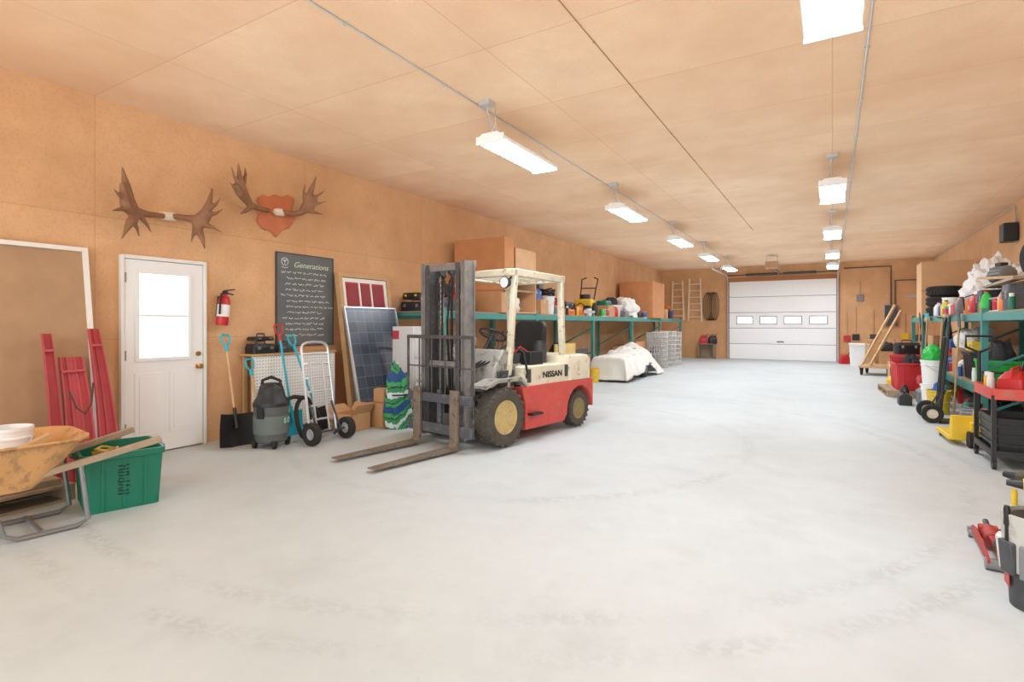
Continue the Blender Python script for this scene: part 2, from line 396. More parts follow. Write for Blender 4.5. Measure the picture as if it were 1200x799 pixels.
gcp=mat('grey_cream_paint',(166,164,156),.55,0,.15,6,wear=(98,94,86),wamt=.85,wlo=.51)
b=MB();b.prism([(-.06,.62),(.34,.62),(.36,.82),(.28,1.06),(.14,1.08),(.0,.90)],-.44,.44)
b.build('dash_cowl',gcp,fk,bev=.02)
for sx in (-1,1):
    MB().prism([(-.30,.705),(-.1,.76),(.3,.76),(.42,.66),(.42,.63),(.3,.72),(-.1,.725),(-.30,.67)],sx*.36,sx*.58).build('fender',gcp,fk,tri=True)
    MB().box(min(sx*.53,sx*.64),.44,.30,max(sx*.53,sx*.64),.64,.325).build('step',blackp,fk)
    MB().tube([(sx*.52,.44,.70),(sx*.57,.42,.80),(sx*.56,.36,1.05),(sx*.48,.33,1.10)],.014,7).build('grab_handle',blackp,fk)
MB().box(-.5,.36,.64,.5,.6,.655).build('floor_plate',blackp,fk)
s=MB();s.loft([rr(0,.98,.25,.26,.06,.885),rr(0,.98,.26,.27,.07,.95),rr(0,.99,.23,.24,.06,.99)])
s.build('seat',blackp,fk)
s=MB();s.loft([[(p[0],1.17+.10*p[1],p[1]+1.15) for p in rr(0,.05,.24,.22,.08,0)],[(p[0],1.27+.10*p[1],p[1]+1.15) for p in rr(0,.05,.23,.2,.08,0)]])
s.build('seat_back',blackp,fk,bev=.015)
sw=MB();M=TR(-.02,.47,1.24)@Matrix.Rotation(R(-28),4,'X')
sw.torus(.17,.014,M)
for a in (90,210,330):
    sw.cyl(M@Vector((0,0,-.02)),M@Vector((.165*math.cos(R(a)),.165*math.sin(R(a)),0)),.01,n=6)
sw.cyl((-.02,.28,1.0),(-.02,.465,1.235),.03).cyl(M@Vector((0,0,-.02)),M@Vector((0,0,.02)),.03)
sw.build('steering_wheel',blackp,fk)
MB().box(-.30,.2,1.07,-.12,.28,1.17).build('gauge_box',blackp,fk,bev=.01)
MB().cyl((.30,1.02,.88),(.30,1.02,1.12),.09,n=18).cyl((.30,1.02,1.12),(.30,1.02,1.16),.06,n=16).build('air_filter',dgrey,fk)
MB().box(.36,.55,.88,.52,.80,1.04).build('battery_box',blackp,fk,bev=.01)
MB().tube([(.42,.60,1.04),(.40,.5,1.10),(.36,.38,1.0),(.34,.3,.9)],.012,6).build('battery_cable',redplastic,fk)
MB().cyl((.38,1.40,.96),(.38,1.40,1.55),.025,n=12).cyl((.38,1.40,1.0),(.38,1.40,1.25),.05,n=14).build('exhaust_stack',dgrey,fk)
MB().box(.20,.30,.90,.42,.46,1.02).cyl((.31,.30,.96),(.31,.22,.96),.05,n=12).build('valve_block',dgrey,fk,bev=.008)
MB().box(.435,.02,.66,.47,.30,.84).cyl((.47,.10,.75),(.50,.10,.75),.05,n=14).cyl((.47,.22,.75),(.49,.22,.75),.035,n=12).build('pump_cover',dgrey,fk,bev=.006)
for q in range(3):MB().tube([(.22+.08*q,.30,.94),(.22+.07*q,.12,.98),(.16+.06*q,-.05,.90),(.12+.04*q,-.24,.86)],.011,6).build('hydraulic_hose',black,fk)
for q in range(4):
    x=.15+q*.06;MB().tube([(x,.22,1.05),(x,.27,1.2),(x,.33,1.27)],.007,6).lathe([(0,-.018),(.016,-.008),(.016,.008),(0,.018)],8,TR(x,.33,1.28)).build('control_lever',blackp,fk)
# overhead guard
for sx in (-1,1):
    MB().bar((sx*.44,.20,.64),(sx*.44,.26,1.1),.06,.07,(1,0,0)).bar((sx*.44,.26,1.08),(sx*.44,.345,1.96),.06,.07,(1,0,0)).build('guard_leg',offw,fk,bev=.01)
    MB().bar((sx*.44,1.33,.86),(sx*.44,1.28,1.94),.06,.08,(1,0,0)).build('guard_leg',offw,fk,bev=.01)
b=MB()
for sx in (-1,1):b.bar((sx*.44,.31,1.985),(sx*.44,1.32,1.96),.07,.085)
b.bar((-.475,.32,1.985),(.475,.32,1.985),.07,.085).bar((-.475,1.31,1.96),(.475,1.31,1.96),.07,.085)
for q in range(6):
    x=-.32+q*.128;b.bar((x,.34,1.985),(x,1.30,1.965),.03,.045)
b.build('guard_roof',offw,fk,bev=.008)
for sx in (-1,1):
    ML=TR(sx*.38,.24,1.86)@Matrix.Rotation(PI/2,4,'X')
    l=MB();l.lathe([(0,-.06),(.05,-.05),(.07,.0),(.07,.02),(0,.02)],16,ML)
    l.bar((sx*.38,.24,1.86),(sx*.42,.33,1.94),.02,.02)
    l=l.build('work_light',blackp,fk)
    MB().lathe([(0,.018),(.062,.018),(.062,.023),(0,.023)],16,ML).build('lens',plastw,l)
# mast
for sx in (-1,1):
    x=sx*.325;o=MB()
    o.box(x-.010,-.40,.10,x+.010,-.24,2.07).box(x-.036,-.40,.10,x+.03,-.388,2.07).box(x-.036,-.252,.10,x+.03,-.24,2.07)
    for z in (.3,.75,1.2,1.65):o.box(x-.04,-.405,z,x+.034,-.38,z+.05)
    o.build('outer_rail',mastm,fk)
    x=sx*.245;o=MB()
    o.box(x-.010,-.40,.14,x+.010,-.26,2.05).box(x-.03,-.41,.14,x+.03,-.398,2.05).box(x-.03,-.272,.14,x+.03,-.26,2.05)
    o.build('inner_rail',mastd,fk)
    c_=MB();c_.cyl((sx*.17,-.25,.15),(sx*.17,-.25,1.25),.034,n=14)
    c_=c_.build('lift_cylinder',mastm,fk)
    MB().cyl((sx*.17,-.25,1.25),(sx*.17,-.25,1.98),.024,n=14).build('piston_rod',chrome,c_)
    b=MB()
    for k in range(24):
        z=.5+k*.06;b.box(sx*.08-.013,-.336,z,sx*.08+.013,-.324,z+.045);b.box(sx*.08-.006,-.34,z+.03,sx*.08+.006,-.32,z+.075)
    b.build('lift_chain',black,fk)
    MB().tube([(sx*.115,-.36,.55),(sx*.13,-.39,1.2),(sx*.115,-.36,1.9),(sx*.11,-.30,1.98),(sx*.11,-.26,1.85)],.012,6).build('hydraulic_hose',black,fk)
    MB().tube([(sx*.05,-.34,.6),(sx*.045,-.37,1.3),(sx*.05,-.34,1.85),(sx*.06,-.29,1.93)],.009,6).build('hydraulic_hose',black,fk)
    MB().lathe([(0,-.02),(.05,-.02),(.05,-.012),(.035,-.008),(.035,.008),(.05,.012),(.05,.02),(0,.02)],16,TR(sx*.08,-.33,1.97)@AX['x']).build('chain_pulley',dgrey,fk)
MB().cyl((0,-.26,.3),(0,-.26,1.0),.03,n=14).build('lift_cylinder',mastm,fk)
MB().tube([(.02,-.3,.4),(.03,-.32,.9),(-.02,-.31,1.4),(.0,-.28,1.7)],.011,6).build('hydraulic_hose',black,fk)
for (a0,a1,a2,a3,a4,a5) in ((-.36,-.26,2.0,.36,-.22,2.07),(-.36,-.25,1.14,.36,-.215,1.22),(-.36,-.26,.16,.36,-.22,.34),(-.26,-.40,1.97,.26,-.37,2.05),(-.26,-.40,.9,.26,-.375,.96)):
    MB().box(a0,a1,a2,a3,a4,a5).build('mast_crossmember',mastm,fk,bev=.006)
b=MB();b.box(-.50,-.485,.50,.52,-.44,.60).box(-.50,-.485,.16,.52,-.44,.27)
for x in (-.3,-.02,.28):b.box(x-.03,-.44,.14,x+.03,-.40,.64)
b.build('carriage',bluesteel,fk,bev=.006)
b=MB();b.box(-.52,-.48,1.215,.55,-.46,1.25).box(-.52,-.48,.60,-.495,-.46,1.215).box(.525,-.48,.6,.55,-.46,1.215)
for x in (-.31,-.10,.12,.33):b.box(x-.009,-.476,.60,x+.009,-.464,1.215)
b.box(-.5,-.476,.89,.53,-.464,.905)
b.build('load_backrest',mastd,fk,bev=.004)
for sx in (-1,1):
    x=sx*.30
    MB().prism([(-.485,.66),(-.525,.66),(-.53,.10),(-.56,.065),(-1.57,.045),(-1.57,.032),(-.53,.02),(-.49,.04)],x-.055,x+.055).build('fork',mat('worn_fork_steel',(138,126,112),.5,.3,.2,8,wear=(96,84,74),wamt=.8,wlo=.52),fk,bev=.004)
    MB().cyl((sx*.36,-.26,.55),(sx*.36,.35,.68),.03).build('tilt_cylinder',dgrey,fk)
for q in range(4):MB().tube([(-.14+.05*q,-.3,.95),(-.16+.05*q,-.10,.86+.03*q),(-.12+.05*q,.02,.92)],.012,6).build('hydraulic_hose',black,fk)
# ---------------------------------------------------------------- storage racks
def rack(label,x0,x1,ys,z,low):
    t=T('storage_rack',label,'storage rack',(0,0,0))
    for y in ys:
        b=MB()
        for x in (x0,x1):
            b.box(x-.035,y-.04,0,x+.035,y+.04,z+.05).box(x-.06,y-.06,0,x+.06,y+.06,.012)
        for a in (0.15,.75):b.bar((x0,y,a),(x1,y,a+.55),.03,.03)
        b.bar((x0,y,.12),(x1,y,.12),.03,.03).bar((x0,y,z-.05),(x1,y,z-.05),.03,.04)
        b.build('upright',teal,t)
    for i in range(len(ys)-1):
        for zz in ([z] if not low or i==0 else [z,.5]):
            for x in (x0,x1):
                MB().box(x-.028,ys[i]+.042,zz-.12,x+.028,ys[i+1]-.042,zz-.02).build('beam',teal,t)
            MB().box(x0+.0,ys[i]+.045,zz-.02,x1,ys[i+1]-.045,zz).build('deck',oldwood,t)
    return t
LZ=1.58;RD=1.54
rack('long teal storage rack on the wall side behind the forklift',-6.13,-5.1,[6.5,9.48,12.46,15.44,18.42,21.4],LZ,False)
rack('teal storage rack stacked with tyres and white bundles',1.78,2.83,[6.6,9.6,12.6,15.2,17.1],RD,True)
# ---------------------------------------------------------------- generic goods
def tote(label,loc,rz,Lx,Ly,H,m,lid=None,group=None,name='storage_tote',cat='tote'):
    t=T(name,label,cat,loc,rz,group)
    b=MB();hx,hy=Lx/2,Ly/2
    b.loft([rr(0,0,hx*.86,hy*.86,.03,0),rr(0,0,hx*.95,hy*.95,.04,H-.05),rr(0,0,hx,hy,.04,H-.045),rr(0,0,hx,hy,.04,H),rr(0,0,hx*.93,hy*.93,.035,H),rr(0,0,hx*.84,hy*.84,.03,.012)])
    for s in (-1,1):
        for q in (-.5,0,.5):
            b.bar((s*hx*.87,hy*q,.02),(s*hx*.95,hy*q,H-.05),.02,.012,(1,0,0))
            b.bar((hx*q,s*hy*.87,.02),(hx*q,s*hy*.95,H-.05),.02,.012,(0,1,0))
    b.build('tub',m,t)
    for s in (-1,1):MB().tube([(-.07,s*(hy+.004),H-.04),(-.06,s*(hy+.03),H-.03),(.06,s*(hy+.03),H-.03),(.07,s*(hy+.004),H-.04)],.009,6).build('handle',m,t)
    if lid:
        MB().loft([rr(0,0,hx+.012,hy+.012,.045,H-.02),rr(0,0,hx+.012,hy+.012,.045,H+.012),rr(0,0,hx*.9,hy*.9,.04,H+.025),rr(0,0,hx*.82,hy*.82,.03,H+.018)]).build('lid',lid,t)
    return t
def bucket(label,loc,r,h,m,lid=None,group=None,hm=None):
    t=T('bucket',label,'bucket',loc,random.uniform(0,3),group)
    MB().lathe([(0,0),(r*.84,0),(r*.86,.01),(r*.96,h*.8),(r*1.03,h*.8),(r*1.03,h*.83),(r*.97,h*.84),(r,h-.02),(r*1.05,h-.02),(r*1.05,h),(r*.97,h),(r*.82,.012),(0,.012)],24).build('pail',m,t)
    MB().tube([(r*1.06*math.cos(a),-r*1.06*math.sin(a),h*.86-.35*h*math.sin(a)) for a in [PI*i/10 for i in range(11)]],.004,5).build('bail_handle',hm or galv,t)
    if lid:MB().lathe([(0,h-.004),(r*1.07,h-.004),(r*1.07,h+.014),(r*.9,h+.014),(r*.88,h+.008),(0,h+.008)],24).build('lid',lid,t)
    return t
def paintcan(label,loc,m,r=.085,h=.19):
    t=T('paint_can',label,'paint can',loc,random.uniform(0,3))
    MB().lathe([(0,0),(r,0),(r,.008),(r*.97,.012),(r*.97,h-.012),(r,h-.008),(r,h),(r*.85,h),(r*.85,h-.006),(0,h-.006)],20).build('can',galv,t)
    MB().lathe([(r*.975,.02),(r*.985,.02),(r*.985,h-.02),(r*.975,h-.02)],20,None,True).build('paper_label',m,t)
    MB().tube([(r*1.0*math.cos(a),-r*1.02*math.sin(a)-.0,h*.8-.25*h*math.sin(a)) for a in [PI*i/8 for i in range(9)]],.003,5).build('bail_handle',galv,t)
    return t
def spraycan(label,loc,m):
    t=T('spray_can',label,'spray can',loc)
    MB().lathe([(0,0),(.032,0),(.032,.15),(.02,.17),(0,.17)],16).build('can',m,t)
    MB().lathe([(0,.165),(.026,.165),(.026,.205),(0,.21)],16).build('cap',plastw,t)
def toolbox(label,loc,rz,m,w=.46,dp=.22,h=.24):
    t=T('toolbox',label,'toolbox',loc,rz)
    MB().loft([rr(0,0,w/2,dp/2,.015,0),rr(0,0,w/2,dp/2,.015,h*.62)]).build('box',m,t)
    MB().prism([(-dp/2-.004,h*.62),(dp/2+.004,h*.62),(dp/2+.004,h*.72),(dp*.25,h*.95),(-dp*.25,h*.95),(-dp/2-.004,h*.72)],-w/2-.004,w/2+.004).build('lid',m,t,bev=.004)
    MB().tube([(-.09,0,h*.94),(-.08,0,h*1.14),(.08,0,h*1.14),(.09,0,h*.94)],.010,7).build('handle',blackp,t)
    for s in (-1,1):MB().box(s*w*.3-.018,-dp/2-.012,h*.5,s*w*.3+.018,-dp/2,h*.72).build('latch',galv,t)
def chainsaw(label,loc,rz,m):
    t=T('chainsaw',label,'chainsaw',loc,rz)
    MB().loft([rr(0,0,.11,.09,.03,.0),rr(0,0,.12,.10,.04,.10),rr(0,0,.11,.09,.04,.20),rr(.02,0,.07,.06,.03,.24)]).build('engine_cover',m,t)
    MB().prism([(.1,.06),(.5,.065),(.54,.09),(.54,.105),(.5,.13),(.1,.13)],-.075,-.065,'y').build('guide_bar',galv,t)
    MB().tube([(-.08,.0,.18),(-.2,0,.2),(-.28,0,.14),(-.26,0,.04),(-.08,0,.03)],.016,7).build('rear_handle',blackp,t)
    MB().tube([(.04,-.1,.06),(.06,-.12,.26),(.06,0,.31),(.06,.12,.26),(.04,.1,.06)],.012,7).build('front_handle',blackp,t)
def motor(label,loc,rz,m,s=1.0):
    """finned electric motor on a foot"""
    t=T('electric_motor',label,'motor',loc,rz);t.scale=(s,s,s)
    b=MB();M=TR(-.15,0,.15)@AX['x']
    b.lathe([(0,0),(.09,0),(.12,.02),(.12,.26),(.09,.28),(0,.28)],20,M)
    for k in range(16):
        a=2*PI*k/16;b.box(.115,-.006,.03,.135,.006,.25,M@RZ(a))
    b.build('housing',m,t)
    MB().cyl((.13,0,.15),(.24,0,.15),.018).lathe([(0,0),(.06,0),(.045,.02),(.06,.04),(0,.04)],16,TR(.19,0,.15)@AX['x']).build('shaft_pulley',galv,t)
    MB().box(-.12,-.11,0,.10,.11,.02).box(-.10,-.08,.02,-.06,.08,.06).box(.04,-.08,.02,.08,.08,.06).build('foot',castm,t)
    MB().box(-.06,-.05,.26,.06,.05,.33).build('junction_box',blackp,t,bev=.008)
def vise(label,loc,rz,m):
    t=T('bench_vise',label,'vise',loc,rz)
    MB().lathe([(0,0),(.10,0),(.10,.02),(.06,.05),(.055,.09),(0,.09)],18).build('base',m,t)
    MB().prism([(-.12,.09),(.06,.09),(.06,.20),(.03,.22),(.0,.16),(-.12,.15)],-.06,.06,'y').build('fixed_jaw',m,t,bev=.006)
    MB().prism([(.08,.10),(.20,.10),(.20,.14),(.12,.16),(.11,.22),(.08,.20)],-.06,.06,'y').build('moving_jaw',m,t,bev=.006)
    MB().cyl((.2,0,.12),(.28,0,.12),.016).cyl((.265,-.11,.12),(.265,.11,.12),.008).build('screw_handle',galv,t)
def coil(label,loc,r,m,th=.016,n=5):
    pts=[]
    for i in range(n*16):
        a=i/16*2*PI;q=r*(1+.06*math.sin(i*.7));pts.append((q*math.cos(a),q*math.sin(a),th+th*1.6*(i/16)+.012*math.sin(i*1.3)+.012))
    return tag(MB().tube(pts,th,6).build('cable_coil',m,loc=loc),label,'cable coil')
def bag(label,loc,size,m,seed,name='bag'):
    o=lump(name,m,size,seed,loc=loc,sub=3,amp=.3,fold=.1);tag(o,label,'bag');return o
def fan(label,loc,rz):
    t=T('floor_fan',label,'fan',loc,rz)
    b=MB();M0=TR(0,0,.26)@Matrix.Rotation(PI/2,4,'X')
    for k,r in enumerate((.05,.11,.17,.22)):b.torus(r,.004,M0@TR(0,0,.06-.01*k),24,5)
    for k in range(12):
        a=PI*k/6;b.cyl(M0@Vector((0,0,.065)),M0@Vector((.22*math.cos(a),.22*math.sin(a),.03)),.003,n=5)
    b.torus(.22,.018,M0,24,6);b.build('cage',blackp,t)
    b=MB()
    for k in range(4):
        b.box(.03,-.05,-.004,.19,.05,.004,M0@RZ(PI*k/2)@Matrix.Rotation(.4,4,'X'))
    b.cyl((0,-.03,.26),(0,.1,.26),.04);b.build('blades',midgrey,t)
    MB().tube([(-.235,0,.26),(-.2,0,.012),(.2,0,.012),(.235,0,.26)],.012,7).build('stand',blackp,t)
def case(label,loc,rz,w,dp,h,m,am=None,group=None):
    t=T('tool_case',label,'tool case',loc,rz,group)
    MB().loft([rr(0,0,w/2,dp/2,.025,0),rr(0,0,w/2,dp/2,.025,h*.55),rr(0,0,w/2+.006,dp/2+.006,.025,h*.56),rr(0,0,w/2+.006,dp/2+.006,.025,h*.62),rr(0,0,w/2,dp/2,.025,h*.63),rr(0,0,w/2-.01,dp/2-.01,.025,h)]).build('shell',m,t)
    MB().tube([(-w*.2,0,h-.002),(-w*.18,0,h+.035),(w*.18,0,h+.035),(w*.2,0,h-.002)],.011,7).build('handle',am or dgrey,t)
    for s in (-1,1):
        for e in (-1,1):MB().box(s*w*.28-.02,e*(dp/2)-.012,h*.45,s*w*.28+.02,e*(dp/2)+.012,h*.74).build('latch',am or grey,t)
    return t
def cardbox(label,loc,rz,w,dp,h,opened=False,m=None,group=None):
    t=T('cardboard_box',label,'box',loc,rz,group);m=m or card
    if opened:
        b=MB();b.box(-w/2,-dp/2,0,w/2,dp/2,.006).box(-w/2,-dp/2,0,-w/2+.006,dp/2,h).box(w/2-.006,-dp/2,0,w/2,dp/2,h).box(-w/2,-dp/2,0,w/2,-dp/2+.006,h).box(-w/2,dp/2-.006,0,w/2,dp/2,h)
        b.build('carton',m,t)
        for (p,q,wd) in (((-w/2,0,h),(-w/2-.12,0,h+.08),dp),((w/2,0,h),(w/2+.08,0,h+.12),dp),((0,-dp/2,h),(0,-dp/2-.12,h-.05),w),((0,dp/2,h),(0,dp/2+.08,h+.1),w)):
            MB().bar(p,q,wd,.005).build('flap',m,t)
    else:
        MB().box(-w/2,-dp/2,0,w/2,dp/2,h).build('carton',m,t,bev=.006)
        MB().box(-w/2-.001,-.025,h*.7,w/2+.001,.025,h+.0015).build('tape',mat('packing_tape',(216,186,142),.4),t)
    return t
def gascan(label,loc,rz,m,group=None,h=.34):
    t=T('fuel_can',label,'fuel can',loc,rz,group)
    MB().loft([rr(0,0,.15,.1,.03,0),rr(0,0,.155,.105,.03,h*.3),rr(0,0,.15,.1,.03,h*.62),rr(.02,0,.11,.07,.03,h*.82),rr(.03,0,.08,.05,.02,h*.88)]).build('tank',m,t)
    MB().tube([(-.13,0,h*.6),(-.10,0,h*.95),(.05,0,h*1.02),(.08,0,h*.86)],.014,7).build('handle',m,t)
    MB().cyl((.09,0,h*.8),(.16,0,h*1.15),.018,.012).build('spout',blackp,t)
    return t
def jug(label,loc,rz,m,group=None,h=.3,capm=None):
    t=T('jug',label,'jug',loc,rz,group)
    MB().loft([rr(0,0,.075,.06,.03,0),rr(0,0,.08,.065,.035,h*.1),rr(0,0,.08,.065,.035,h*.6),rr(0,0,.05,.045,.03,h*.8),rr(0,0,.025,.025,.02,h*.88),rr(0,0,.025,.025,.02,h*.94)]).build('bottle',m,t)
    MB().lathe([(0,h*.93),(.03,h*.93),(.03,h),(0,h)],12).build('cap',capm or redplastic,t)
    return t
def tyre(label,loc,Rr,w,M,group=None,rim=None):
    t=T('tyre',label,'tyre',loc,0,group);b=MB();n=28
    b.lathe([(Rr*.6,-w*.42),(Rr*.78,-w*.5),(Rr*.95,-w*.44),(Rr,-w*.3),(Rr,w*.3),(Rr*.95,w*.44),(Rr*.78,w*.5),(Rr*.6,w*.42),(Rr*.66,0)],n,M,True)
    for k in range(n):
        for z in (-.2,.2):
            MM=M@RZ(2*PI*(k+.5*(z>0))/n)@TR(Rr,0,z*w)
            b.box(-.01,-Rr*.07,-w*.12,.012,Rr*.07,w*.12,MM)
    b.build('tread',black,t)
    if rim:MB().lathe([(0,-w*.1),(Rr*.3,-w*.1),(Rr*.5,-w*.3),(Rr*.62,-w*.4),(Rr*.62,w*.4),(Rr*.5,w*.3),(Rr*.3,w*.1),(0,w*.1)],24,M).build('rim',rim,t)
    return t
def pallet(label,loc,rz,w=1.0,l=1.2,group=None):
    t=T('pallet',label,'pallet',loc,rz,group)
    for y in (-l/2,-.04,l/2-.08):MB().box(-w/2,y,.018,w/2,y+.08,.105).build('stringer',oldwood,t)
    for q in range(7):
        x=-w/2+q*(w-.1)/6;MB().box(x,-l/2,.105,x+.1,l/2,.125).build('deck_board',oldwood,t)
    for q in (0,3,6):
        x=-w/2+q*(w-.1)/6;MB().box(x,-l/2,0,x+.1,l/2,.018).build('base_board',oldwood,t)
    return t
def shovel(label,p,q,bw,bh,bm_,gm,sm=None,roll=0,group=None):
    """p: blade edge on the floor, q: grip end"""
    p=Vector(p);q=Vector(q);d=(q-p);l=d.length;d.normalize()
    t=T('snow_shovel',label,'shovel',p,0,group)
    a=Vector((0,1,0));a=(a-d*a.dot(d)).normalized();n=a.cross(d)
    if n.x<0:n=-n
    B=lambda x,y,z:a*x+d*y+n*z
    sh=MB();sh.cyl(B(0,bh*.7,0.02),B(0,l-.12,0.02),.014,n=10);sh.build('shaft',sm or wood,t)
    rows=[]
    for i in range(7):
        y=bh*i/6
        rows.append([B(bw/2*s*(1-.12*(i/6)),y,-.03+.07*abs(s)**2+.05*(i/6)**2) for s in (-1,-.8,-.4,0,.4,.8,1)])
    vs=[v for r in rows for v in r]+[v-n*.006 for r in rows for v in r];fs=[]
    for i in range(6):
        for j in range(6):
            k=i*7+j;fs.append((k,k+1,k+8,k+7));fs.append((k+49,k+56,k+57,k+50))
    for i in range(6):
        fs+=[(i*7,i*7+7,i*7+56,i*7+49),(i*7+6,i*7+55,i*7+62,i*7+13)]
        fs+=[(i,i+49,i+50,i+1),(42+i,43+i,92+i,91+i)]
    sb=MB().add(vs,fs);sb.cyl(B(0,bh*.55,.025),B(0,bh*1.2,.025),.024,.018)
    sb.build('blade',bm_,t)
    g=MB();g.tube([B(0,l-.14,.02),B(-.045,l-.09,.02),B(-.055,l-.02,.02),B(-.04,l,.02),B(.04,l,.02),B(.055,l-.02,.02),B(.045,l-.09,.02)],.013,7,True)
    g.cyl(B(0,l-.2,.02),B(0,l-.12,.02),.02)
    g.build('grip',gm,t)
    return t
def handtruck(label,loc,rz,H,fm,lean=.16,rimmat=None,arc=.15,bars=(.1,.35,.6,.8)):
    t=T('hand_truck',label,'hand truck',loc,rz)
    P=lambda y,z:(-lean*z+.02,y,z)
    b=MB();s0=1-arc
    b.tube([P(-.19,.02),P(-.19,H*s0)]+[P(-.19*math.copysign(abs(math.cos(a))**.6,math.cos(a)),H*s0+H*arc*math.sin(a)) for a in [PI*i/8 for i in range(1,8)]]+[P(.19,H*s0),P(.19,.02)],.016,8)
    b.tube([P(-.09,.1),P(-.09,H*.8)],.012,8).tube([P(.09,.1),P(.09,H*.8)],.012,8)
    for z in bars:
        b.tube([P(-.19,H*z),(P(0,H*z)[0]-.03,0,H*z),P(.19,H*z)],.013,8)
    b.build('frame',fm,t)
    MB().box(-.25,-.22,.004,.03,.22,.014).bar((.02,-.22,.02),(.02,.22,.02),.03,.05).build('toe_plate',fm,t)
    MB().cyl((.11,-.27,.13),(.11,.27,.13),.011).bar((.0,-.16,.06),(.11,-.16,.13),.02,.03).bar((.0,.16,.06),(.11,.16,.13),.02,.03).bar((-.05,-.16,.45),(.11,-.16,.13),.015,.02).bar((-.05,.16,.45),(.11,.16,.13),.015,.02).build('axle',dgrey,t)
    for s in (-1,1):
        w=MB();M=TR(.11,s*.25,.13)@AX['y']
        w.lathe([(.065,-.03),(.1,-.042),(.125,-.035),(.13,0),(.125,.035),(.1,.042),(.065,.03)],24,M,True)
        w=w.build('wheel',black,t)
        MB().lathe([(0,-.03),(.03,-.03),(.035,-.015),(.068,-.022),(.068,.022),(.035,.015),(.03,.03),(0,.03)],18,M).build('hub',rimmat or galv,w)
    return t
def longtool(label,p,q,kind,m,sm=None):
    """floor end p, upper end q with the head up"""
    t=T('long_handled_tool',label,'long tool',p)
    p=Vector(p);q=Vector(q)-p
    MB().cyl((0,0,.0),q*.86,.014,n=10).build('shaft',sm or wood,t)
    if kind=='rake':
        b=MB();b.bar(q*.86+Vector((0,-.2,0)),q*.86+Vector((0,.2,0)),.03,.02)
        for k in range(10):
            y=-.19+k*.042;b.bar(q*.86+Vector((0,y,0)),q*.86+Vector((-.07,y,.02)),.008,.008)
        b.build('rake_head',m,t)
    elif kind=='broom':
        MB().bar(q*.86+Vector((0,-.18,.02)),q*.86+Vector((0,.18,.02)),.05,.05).build('broom_block',wood,t)
        b=MB()
        for k in range(12):
            y=-.165+k*.03;b.bar(q*.86+Vector((0,y,.03)),q*.86+Vector((-.01,y,.14)),.022,.03)
        b.build('bristles',m,t)
    else:
        b=MB();b.loft([[q*.8+Vector(v) for v in ((0,-.03,0),(.012,-.03,0),(.012,.03,0),(0,.03,0))],[q*.86+Vector(v) for v in ((0,-.10,0),(.012,-.10,0),(.012,.10,0),(0,.10,0))],[q+Vector(v) for v in ((-.02,-.09,0),(-.01,-.09,0),(-.01,.09,0),(-.02,.09,0))],[q+Vector(v) for v in ((-.03,-.01,.05),(-.025,-.01,.05),(-.025,.01,.05),(-.03,.01,.05))]])
        b.build('spade_blade',m,t)
CM={'red':redplastic,'white':plastw,'blue':blue,'black':blackp,'yellow':yellow,'green':lime,'grey':midgrey,'orange':orangep,'dark green':green,'navy':navy}
def clutter(items,z,where):
    for (kind,cn,x,y) in items:
        m=CM[cn]
        if kind=='spray':spraycan('%s spray can standing %s'%(cn,where),(x,y,z),m)
        elif kind=='paint':paintcan('%s labelled paint can standing %s'%(cn,where),(x,y,z),m)
        elif kind=='jug':jug('%s plastic jug standing %s'%(cn,where),(x,y,z),y*3,m,capm=plastw if cn=='red' else None)
        elif kind=='box':toolbox('%s toolbox sitting %s'%(cn,where),(x,y,z),PI/2,m,.36,.18,.2)
        elif kind=='case':case('%s tool case lying %s'%(cn,where),(x,y,z),PI/2,.3,.24,.11,m)
        elif kind=='motor':motor('%s finned electric motor sitting %s'%(cn,where),(x,y,z),y*2,m)
        elif kind=='coil':coil('%s cable coil lying %s'%(cn,where),(x,y,z),.15,m)
        elif kind=='vise':vise('%s bench vise sitting %s'%(cn,where),(x,y,z),y,m)
        elif kind=='fuel':gascan('%s fuel can standing %s'%(cn,where),(x,y,z),y,m,h=.3)
# ---------------------------------------------------------------- wall: board, red panels, antlers, extinguisher, chalkboard
fb=T('framed_panel','large brown board in a white frame leaning on the wall','panel',(-6.19,0,0))
def leanM(top,bot,h):# x offset at height z
    return lambda x,y,z:(bot+(top-bot)*z/h+x,y,z)
lm=leanM(.02,.34,2.1)
def lbox(b,f,x0,y0,z0,x1,y1,z1):
    vs=[f(*p) for p in ((x0,y0,z0),(x1,y0,z0),(x1,y1,z0),(x0,y1,z0),(x0,y0,z1),(x1,y0,z1),(x1,y1,z1),(x0,y1,z1))]
    return b.add(vs,[(0,3,2,1),(4,5,6,7),(0,1,5,4),(1,2,6,5),(2,3,7,6),(3,0,4,7)])
b=MB();lbox(b,lm,0,.45,.0,.05,2.34,.05);lbox(b,lm,0,.45,2.06,.05,2.34,2.1);lbox(b,lm,0,2.30,.05,.05,2.34,2.06);lbox(b,lm,0,.45,.05,.05,.5,2.06)
b.build('frame',trimw,fb)
b=MB();lbox(b,lm,.01,.5,.05,.025,2.30,2.06);b.build('board',tan,fb)
lm2=leanM(-5.88,-5.62,1.33)
